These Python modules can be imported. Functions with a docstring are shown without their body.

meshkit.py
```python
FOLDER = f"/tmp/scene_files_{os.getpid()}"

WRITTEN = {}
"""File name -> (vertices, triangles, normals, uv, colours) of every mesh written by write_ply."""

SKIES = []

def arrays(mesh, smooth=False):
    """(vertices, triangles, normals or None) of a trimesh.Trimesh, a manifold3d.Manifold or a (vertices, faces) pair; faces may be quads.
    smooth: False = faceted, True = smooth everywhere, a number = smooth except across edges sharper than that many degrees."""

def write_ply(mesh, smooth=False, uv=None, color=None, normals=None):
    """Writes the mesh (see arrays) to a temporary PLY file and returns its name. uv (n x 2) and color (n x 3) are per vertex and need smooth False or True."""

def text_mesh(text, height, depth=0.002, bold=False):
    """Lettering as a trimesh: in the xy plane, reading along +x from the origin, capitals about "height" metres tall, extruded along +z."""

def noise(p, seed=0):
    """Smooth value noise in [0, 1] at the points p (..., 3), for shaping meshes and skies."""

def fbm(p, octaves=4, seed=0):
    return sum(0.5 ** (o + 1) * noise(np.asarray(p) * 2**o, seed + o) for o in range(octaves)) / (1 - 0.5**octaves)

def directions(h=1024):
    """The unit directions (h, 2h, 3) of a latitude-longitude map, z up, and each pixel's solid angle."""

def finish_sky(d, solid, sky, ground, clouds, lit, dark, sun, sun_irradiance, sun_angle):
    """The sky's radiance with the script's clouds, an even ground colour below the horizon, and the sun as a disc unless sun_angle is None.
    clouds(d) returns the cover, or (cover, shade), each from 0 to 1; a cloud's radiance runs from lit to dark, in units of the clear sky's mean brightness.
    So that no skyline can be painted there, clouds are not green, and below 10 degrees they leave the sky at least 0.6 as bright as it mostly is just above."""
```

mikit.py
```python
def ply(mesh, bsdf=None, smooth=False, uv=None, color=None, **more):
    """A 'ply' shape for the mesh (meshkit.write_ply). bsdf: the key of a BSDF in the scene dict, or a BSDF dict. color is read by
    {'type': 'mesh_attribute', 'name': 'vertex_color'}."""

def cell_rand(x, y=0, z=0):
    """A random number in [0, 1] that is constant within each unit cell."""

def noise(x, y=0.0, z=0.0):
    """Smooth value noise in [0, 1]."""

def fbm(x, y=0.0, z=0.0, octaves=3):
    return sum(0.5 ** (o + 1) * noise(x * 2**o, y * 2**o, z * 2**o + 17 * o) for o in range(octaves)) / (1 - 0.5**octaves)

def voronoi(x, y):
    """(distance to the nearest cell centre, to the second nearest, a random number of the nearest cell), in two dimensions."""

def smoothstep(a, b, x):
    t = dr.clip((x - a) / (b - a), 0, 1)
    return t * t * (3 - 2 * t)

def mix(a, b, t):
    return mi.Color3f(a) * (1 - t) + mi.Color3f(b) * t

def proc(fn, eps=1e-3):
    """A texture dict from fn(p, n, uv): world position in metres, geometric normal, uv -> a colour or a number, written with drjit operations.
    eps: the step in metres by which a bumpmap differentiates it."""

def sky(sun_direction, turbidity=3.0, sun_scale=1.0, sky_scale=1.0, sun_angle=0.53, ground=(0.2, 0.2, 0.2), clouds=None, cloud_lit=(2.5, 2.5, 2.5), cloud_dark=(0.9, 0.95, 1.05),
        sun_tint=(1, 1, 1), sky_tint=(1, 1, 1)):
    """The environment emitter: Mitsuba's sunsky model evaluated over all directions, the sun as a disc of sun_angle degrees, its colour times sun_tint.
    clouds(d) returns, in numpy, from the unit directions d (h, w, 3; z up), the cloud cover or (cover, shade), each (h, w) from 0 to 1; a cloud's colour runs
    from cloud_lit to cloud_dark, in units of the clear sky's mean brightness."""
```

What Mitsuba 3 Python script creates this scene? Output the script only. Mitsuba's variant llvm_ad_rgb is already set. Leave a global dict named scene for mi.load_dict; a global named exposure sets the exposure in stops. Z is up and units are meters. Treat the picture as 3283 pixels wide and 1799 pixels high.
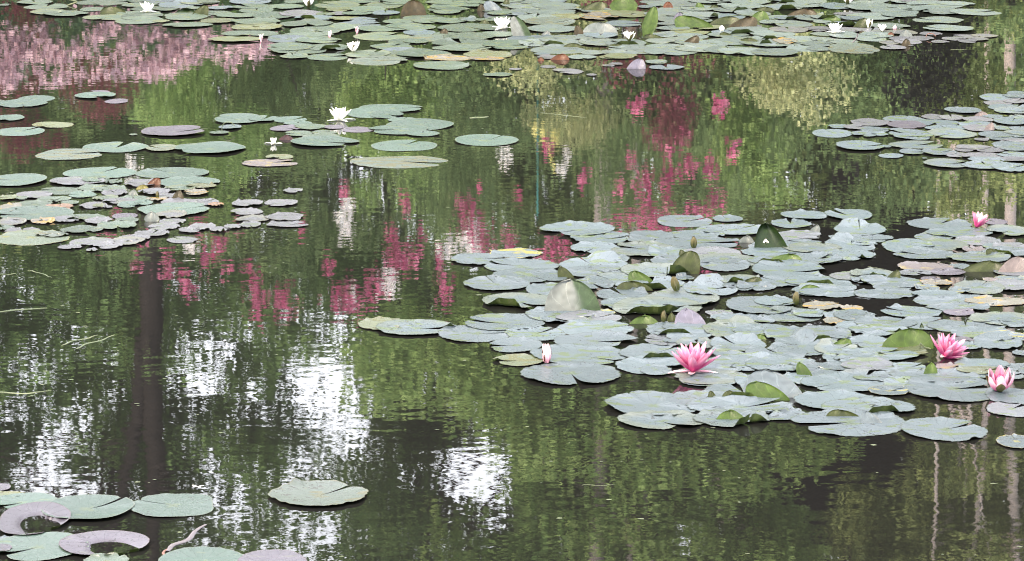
import math, numpy as np, drjit as dr, mitsuba as mi, mikit, meshkit
from mikit import noise, fbm, voronoi, cell_rand, smoothstep, mix
T = mi.ScalarTransform4f

# ---------------------------------------------------------------- camera, sky, exposure
H = 2.2                                    # eye height above the water
PITCH = math.radians(10.95)                # looking down on the pond
FOV = 18.68
scene, labels = {}, {}
scene['camera'] = {'type': 'perspective', 'fov': FOV, 'fov_axis': 'x', 'near_clip': 0.1, 'far_clip': 600.0,
                   'to_world': T().look_at(origin=[0, 0, H], target=[0, math.cos(PITCH), H - math.sin(PITCH)], up=[0, 0, 1])}
def cloud_cover(d):
    n = meshkit.fbm(d * 3.0, 3, 5)
    return np.ones(d.shape[:2]), np.clip((n - 0.45) * 1.2, 0, 0.35)
scene['sky_light'] = mikit.sky([-0.42, -0.52, 0.74], turbidity=4, sun_scale=0.44, sun_angle=16, clouds=cloud_cover,
                               cloud_lit=(2.5, 2.55, 2.72), cloud_dark=(1.5, 1.56, 1.7))
exposure = 4.2

rng = np.random.default_rng(11)

# ---------------------------------------------------------------- survey helpers (points of the photograph measured onto the water plane)
F = 1288 / math.tan(math.radians(FOV / 2))
CP, SP = math.cos(PITCH), math.sin(PITCH)
def ray(px, py):
    a, b = (px - 1288) / F, (py - 706) / F
    return np.array([a, CP - b * SP, -SP - b * CP])
def water_at(px, py, z=0.0):
    d = ray(px, py); t = (z - H) / d[2]
    return np.array([d[0] * t, d[1] * t, z]), t
def bank_at(px, py, dist):                  # a point of the far bank at that distance, from where its mirror image lies
    d = ray(px, py); t = dist / d[1]
    return np.array([d[0] * t, dist, -(H + d[2] * t)])
TILES = {'A1': (0, 0, 3.68), 'A2': (650, 0, 3.68), 'A3': (1300, 0, 3.68), 'A4': (1950, 0, 3.68), 'A5': (2600, 0, 3.7716), 'A6': (2600, 280, 3.7716),
         'B1': (0, 520, 3.68), 'B2': (550, 330, 2.24), 'C1': (1100, 680, 3.53), 'C2': (1700, 660, 3.53), 'C3': (2300, 660, 4.706), 'C4': (2750, 660, 4.707),
         'C5': (1500, 1000, 3.53), 'C6': (2150, 920, 4.278), 'C7': (2700, 920, 4.2796), 'C8': (1900, 1150, 3.22), 'C9': (2483, 1150, 3.22),
         'D1': (0, 1500, 2.576), 'Z1': (0, 0, 2.3418), 'Z4': (0, 600, 2.3418), 'Z7': (0, 1199, 2.3418), 'Z8': (1090, 1199, 2.3418), 'Z2': (1090, 0, 2.3418)}
K = 2576 / 3283
def tile(name, x, y):
    ox, oy, s = TILES[name]
    return (ox + x / s) * K, (oy + y / s) * K

counts = {}
def numbered(name):
    n = counts.get(name, 0); counts[name] = n + 1
    return name if n == 0 else f'{name}_{n:03d}'
def ref(k): return {'type': 'ref', 'id': k}

# ---------------------------------------------------------------- materials
def principled(color, rough=0.6, spec=0.4, **k):
    return {'type': 'principled', 'base_color': mikit.proc(color) if callable(color) else {'type': 'rgb', 'value': list(color)}, 'roughness': rough, 'specular': spec, **k}
def two(a, b=None):
    d = {'type': 'twosided', 'front': a}
    if b: d['back'] = b
    return d

_w = np.random.default_rng(77)
WAVES = []                                  # crossing ripples: (kx, ky, phase, height)
for n_w, lo_w, hi_w, spread_w, slope_w in ((7, 0.14, 0.32, 0.9, 0.00036), (10, 0.06, 0.12, 1.3, 0.00036), (6, 0.03, 0.05, 1.6, 0.00018), (4, 0.012, 0.018, 1.8, 0.00024)):
    for _ in range(n_w):
        lam, dirn = _w.uniform(lo_w, hi_w), 1.45 + _w.normal(0, 0.5) * spread_w
        k_w = 2 * np.pi / lam
        WAVES.append((k_w * math.cos(dirn), k_w * math.sin(dirn), _w.uniform(0, 6.28), _w.uniform(0.7, 1.3) * slope_w / k_w))
def water_height(p, n, uv):
    gust = 0.35 + 0.95 * smoothstep(0.35, 0.62, fbm(p.x * 0.45, p.y * 0.28, 3.0, 2))
    x = p.x + 0.035 * noise(p.x * 3.1, p.y * 4.3, 1.0); y = p.y + 0.05 * noise(p.x * 2.3, p.y * 3.7, 6.0)
    return gust * sum(a * dr.sin(kx * x + ky * y + ph) for kx, ky, ph, a in WAVES)
scene['water_surface'] = {'type': 'bumpmap', 'bumps': mikit.proc(water_height, eps=1.5e-3), 'scale': 1.0,
    'bsdf': {'type': 'plastic', 'int_ior': 1.333, 'diffuse_reflectance': {'type': 'rgb', 'value': [0.0066, 0.0064, 0.0062]}}}

UNDER = principled(lambda p, n, uv: mix((0.012, 0.021, 0.004), (0.034, 0.05, 0.009), fbm(p.x * 22, p.y * 22, p.z * 30, 3)), 0.4, 0.5)
def pad_color(lo, hi, bare, bare_amount, spot, spot_amount, rim, vein=1.0, age=0.3):
    def fn(p, n, uv):
        su, sv = dr.floor(uv.x), dr.floor(uv.y)
        lx, ly = (uv.x - su - 0.5) / 0.45, (uv.y - sv - 0.5) / 0.45
        r = dr.sqrt(lx * lx + ly * ly); a = dr.atan2(ly, lx)
        seed = cell_rand(su, sv, 1)
        c = mix(lo, hi, 0.55 * cell_rand(su, sv, 2) + 0.45 * fbm(p.x * 9, p.y * 9, seed * 40, 3))
        ribs = dr.abs(dr.sin(a * 9 + 1.2 * noise(r * 4, seed * 50, a)))
        c = c * (1 - 0.38 * vein * (1 - smoothstep(0.0, 0.16, ribs)) * smoothstep(0.1, 0.3, r))
        old = (1 - smoothstep(0.06, 0.14, cell_rand(su, sv, 11))) * smoothstep(0.35, 0.9, r + 0.5 * (noise(lx * 3, ly * 3, seed * 20) - 0.5))
        c = mix(c, (0.075, 0.075, 0.022), age * old)
        worn = fbm(p.x * 16 + 30 * seed, p.y * 34, 7.0, 3)
        heart = 1 - smoothstep(0.05, 0.2, r + 0.22 * (noise(a * 2.5, seed * 31) - 0.5))
        w = dr.maximum(heart * 0.85, smoothstep(0.66, 0.72, worn + bare_amount - 0.1 * cell_rand(su, sv, 5)))
        c = mix(c, bare, w)
        c = c * (0.72 + 0.36 * cell_rand(su, sv, 8)) * (0.9 + 0.2 * fbm(p.x * 40, p.y * 60, seed, 2))
        sp = smoothstep(0.80, 0.86, noise(p.x * 130, p.y * 150, seed * 9) + spot_amount) * smoothstep(0.4, 0.6, noise(p.x * 14, p.y * 14, 5.0 + seed))
        c = mix(c, spot, sp * 0.85)
        return mix(c, rim, smoothstep(0.955, 0.99, r) * 0.7)
    return fn
PADS = {
 'g': dict(lo=(0.020, 0.034, 0.023), hi=(0.046, 0.062, 0.046), bare=(0.045, 0.055, 0.022), bare_amount=0.02, spot=(0.012, 0.014, 0.009), spot_amount=0.0, rim=(0.03, 0.036, 0.018)),
 'b': dict(lo=(0.030, 0.044, 0.048), hi=(0.054, 0.069, 0.080), bare=(0.038, 0.054, 0.024), bare_amount=0.03, spot=(0.008, 0.010, 0.009), spot_amount=0.03, rim=(0.022, 0.03, 0.022)),
 'h': dict(lo=(0.034, 0.048, 0.044), hi=(0.062, 0.077, 0.073), bare=(0.052, 0.064, 0.034), bare_amount=0.02, age=0.15, spot=(0.014, 0.016, 0.011), spot_amount=0.03, rim=(0.034, 0.042, 0.024)),
 'G': dict(lo=(0.026, 0.045, 0.036), hi=(0.038, 0.060, 0.049), bare=(0.045, 0.062, 0.035), bare_amount=-0.03, spot=(0.012, 0.015, 0.012), spot_amount=0.0, rim=(0.045, 0.055, 0.04), age=0.0),
 'p': dict(lo=(0.037, 0.038, 0.044), hi=(0.060, 0.061, 0.068), bare=(0.045, 0.052, 0.042), bare_amount=0.03, spot=(0.012, 0.011, 0.012), spot_amount=0.04, rim=(0.032, 0.027, 0.025)),
 'P': dict(lo=(0.035, 0.030, 0.041), hi=(0.049, 0.043, 0.056), bare=(0.045, 0.042, 0.045), bare_amount=-0.02, spot=(0.015, 0.012, 0.015), spot_amount=0.0, rim=(0.036, 0.024, 0.027), age=0.0),
 'o': dict(lo=(0.036, 0.046, 0.02), hi=(0.06, 0.068, 0.038), bare=(0.045, 0.046, 0.014), bare_amount=0.12, spot=(0.022, 0.017, 0.008), spot_amount=0.06, rim=(0.042, 0.036, 0.012)),
 'y': dict(lo=(0.048, 0.052, 0.040), hi=(0.085, 0.075, 0.062), bare=(0.12, 0.075, 0.012), bare_amount=0.14, spot=(0.03, 0.02, 0.012), spot_amount=0.08, rim=(0.08, 0.05, 0.012)),
 'r': dict(lo=(0.065, 0.036, 0.022), hi=(0.10, 0.062, 0.04), bare=(0.12, 0.06, 0.016), bare_amount=0.1, spot=(0.04, 0.02, 0.012), spot_amount=0.05, rim=(0.08, 0.032, 0.012)),
 's': dict(lo=(0.032, 0.045, 0.036), hi=(0.055, 0.068, 0.056), bare=(0.052, 0.052, 0.026), bare_amount=0.10, spot=(0.018, 0.018, 0.013), spot_amount=0.12, rim=(0.042, 0.042, 0.022)),
}
NAMES = {'g': 'grey-green', 'b': 'pale blue-green', 'G': 'smooth teal-green', 'p': 'lilac-grey', 'P': 'purple', 'o': 'worn olive', 'y': 'yellowed', 'r': 'orange-brown', 's': 'speckled grey-green',
         'B': 'yellow-edged', 'q': 'mottled pinkish', 'h': 'pale grey-green', 'bp': 'lilac-tinged pale', 'O': 'yellow-rimmed olive', 'S': 'half-sunk purple'}
PADS['B'] = {**PADS['b'], 'bare': (0.11, 0.10, 0.022), 'bare_amount': 0.10, 'rim': (0.11, 0.09, 0.018)}
PADS['q'] = {**PADS['p'], 'lo': (0.058, 0.048, 0.050), 'hi': (0.088, 0.074, 0.072), 'bare': (0.10, 0.08, 0.034), 'bare_amount': 0.08, 'spot_amount': 0.08}
PADS['bp'] = {**PADS['b'], 'lo': (0.042, 0.048, 0.054), 'hi': (0.064, 0.068, 0.078)}
PADS['O'] = {**PADS['o'], 'lo': (0.034, 0.048, 0.032), 'hi': (0.054, 0.066, 0.045), 'bare': (0.058, 0.062, 0.016), 'rim': (0.075, 0.068, 0.016)}
PADS['S'] = PADS['P']
for k, v in PADS.items():
    scene['pad_' + k] = two(principled(pad_color(**v), 0.42, 0.55), UNDER)

def blade(lo, hi, freq=25.0, rough=0.45):
    def fn(p, n, uv):
        a = dr.atan2(uv.y + 0.05, uv.x - 0.5)
        two_tone = freq < 10
        rib = 1 - smoothstep(0.0, 0.18, dr.abs(dr.sin(a * 7 + 0.8 * noise(uv.y * 5, uv.x * 5))))
        f = 1 - smoothstep(0.5, 0.72, uv.x + 0.12 * (noise(uv.y * 6, uv.x * 6) - 0.5)) if two_tone else fbm(p.x * freq, p.y * freq, p.z * freq, 3)
        c = mix(lo, hi, f) * (1 + 0.35 * rib * smoothstep(0.05, 0.3, uv.y))
        return c * (0.75 + 0.5 * noise(p.x * 60, p.y * 60, p.z * 60))
    return two(principled(fn, rough, 0.22))
SHEETS = {'gr': ((0.020, 0.038, 0.005), (0.050, 0.082, 0.012)), 'ol': ((0.013, 0.018, 0.004), (0.036, 0.045, 0.009)), 'br': ((0.016, 0.015, 0.004), (0.036, 0.023, 0.008)),
          'dg': ((0.005, 0.012, 0.003), (0.015, 0.032, 0.006)), 'gy': ((0.068, 0.082, 0.074), (0.11, 0.12, 0.115)), 'rb': ((0.05, 0.016, 0.007), (0.085, 0.03, 0.01)), 'pu': ((0.068, 0.063, 0.085), (0.10, 0.095, 0.122)),
          'pk': ((0.08, 0.064, 0.062), (0.115, 0.095, 0.09)), 'ye': ((0.07, 0.066, 0.014), (0.12, 0.105, 0.026)), 'dm': ((0.014, 0.005, 0.005), (0.03, 0.009, 0.009)), 'bl': ((0.055, 0.070, 0.076), (0.08, 0.096, 0.105)),
          'gv': ((0.03, 0.05, 0.022), (0.12, 0.13, 0.12))}
for k, (lo, hi) in SHEETS.items():
    scene['leaf_' + k] = blade([0.8 * c for c in lo], [0.8 * c for c in hi], 9.0 if k == 'gv' else 25.0)
def petal(base, tip, lo=0.15, hi=0.9):
    return two(principled(lambda p, n, uv: mix(base, tip, smoothstep(lo, hi, uv.y + 0.12 * (noise(uv.x * 9, uv.y * 2) - 0.5) + 0.22 * dr.square(2 * uv.x - 1) * uv.y)), 0.5, 0.3))
scene['petal_pink'] = petal((0.29, 0.026, 0.11), (0.47, 0.21, 0.30), 0.25, 1.1)
scene['petal_deep'] = petal((0.27, 0.02, 0.085), (0.38, 0.08, 0.18))
scene['petal_rose'] = petal((0.42, 0.11, 0.21), (0.50, 0.33, 0.38), 0.3, 1.0)
scene['petal_blush'] = petal((0.44, 0.22, 0.28), (0.52, 0.40, 0.41))
scene['petal_white'] = petal((0.5, 0.5, 0.36), (0.62, 0.62, 0.58), 0.0, 0.3)
scene['stamen_yellow'] = two(principled((0.6, 0.36, 0.05), 0.6))
scene['sepal_green'] = petal((0.03, 0.038, 0.01), (0.065, 0.055, 0.022))
scene['sepal_dark'] = petal((0.04, 0.02, 0.015), (0.06, 0.045, 0.018))
scene['bud_olive'] = petal((0.035, 0.042, 0.012), (0.085, 0.075, 0.036))
scene['straw'] = two(principled(lambda p, n, uv: mix((0.035, 0.05, 0.022), (0.085, 0.095, 0.05), noise(p.x * 30, p.y * 30)), 0.6))
scene['purple_stem'] = two(principled((0.07, 0.06, 0.066), 0.5))
scene['red_stem'] = two(principled((0.10, 0.045, 0.03), 0.5))
def foliage(lo, hi, trans=0.7):
    c = mikit.proc(lambda p, n, uv: mix(lo, hi, uv.x) * (0.8 + 0.4 * uv.y))
    return {'type': 'principledthin', 'base_color': c, 'roughness': 0.5, 'diff_trans': trans, 'eta': 1.35}
FOL = {'deep': ((0.11, 0.18, 0.07), (0.22, 0.33, 0.13)), 'dark': ((0.04, 0.07, 0.03), (0.09, 0.135, 0.05)), 'mid': ((0.10, 0.15, 0.066), (0.19, 0.26, 0.115)), 'bright': ((0.18, 0.28, 0.095), (0.35, 0.46, 0.18)), 'olive': ((0.18, 0.225, 0.09), (0.35, 0.40, 0.17)),
       'pale': ((0.28, 0.31, 0.15), (0.45, 0.46, 0.26)), 'maroon': ((0.09, 0.030, 0.036), (0.17, 0.065, 0.075)), 'yew': ((0.010, 0.012, 0.011), (0.020, 0.022, 0.019)), 'blue': ((0.05, 0.095, 0.05), (0.10, 0.16, 0.09)),
       'rose_pink': ((0.34, 0.05, 0.14), (0.60, 0.22, 0.34)), 'pale_pink': ((0.38, 0.25, 0.285), (0.56, 0.41, 0.45)), 'white_rose': ((0.72, 0.69, 0.70), (0.85, 0.83, 0.85)), 'yellow_bloom': ((0.6, 0.56, 0.2), (0.75, 0.7, 0.34))}
for k, (lo, hi) in FOL.items():
    scene['foliage_' + k] = foliage(lo, hi, 0.5 if k in ('yew',) else 0.8)
def bark(lo, hi):
    return principled(lambda p, n, uv: mix(lo, hi, fbm(p.x * 14, p.y * 14, p.z * 4, 3)), 0.85, 0.2)
scene['bark_dark'] = bark((0.011, 0.009, 0.009), (0.026, 0.021, 0.021))
scene['bark_grey'] = bark((0.14, 0.12, 0.12), (0.27, 0.24, 0.235))
scene['bark_pale'] = bark((0.26, 0.22, 0.22), (0.42, 0.37, 0.36))
scene['teal_paint'] = principled((0.03, 0.15, 0.145), 0.6)
scene['soil'] = principled(lambda p, n, uv: mix((0.035, 0.028, 0.018), mix((0.045, 0.085, 0.02), (0.09, 0.14, 0.035), fbm(p.x * 3, p.y * 3, 0, 3)), smoothstep(0.12, 0.3, p.z + 0.2 * (fbm(p.x, p.y) - 0.5))), 0.9, 0.2)

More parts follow.
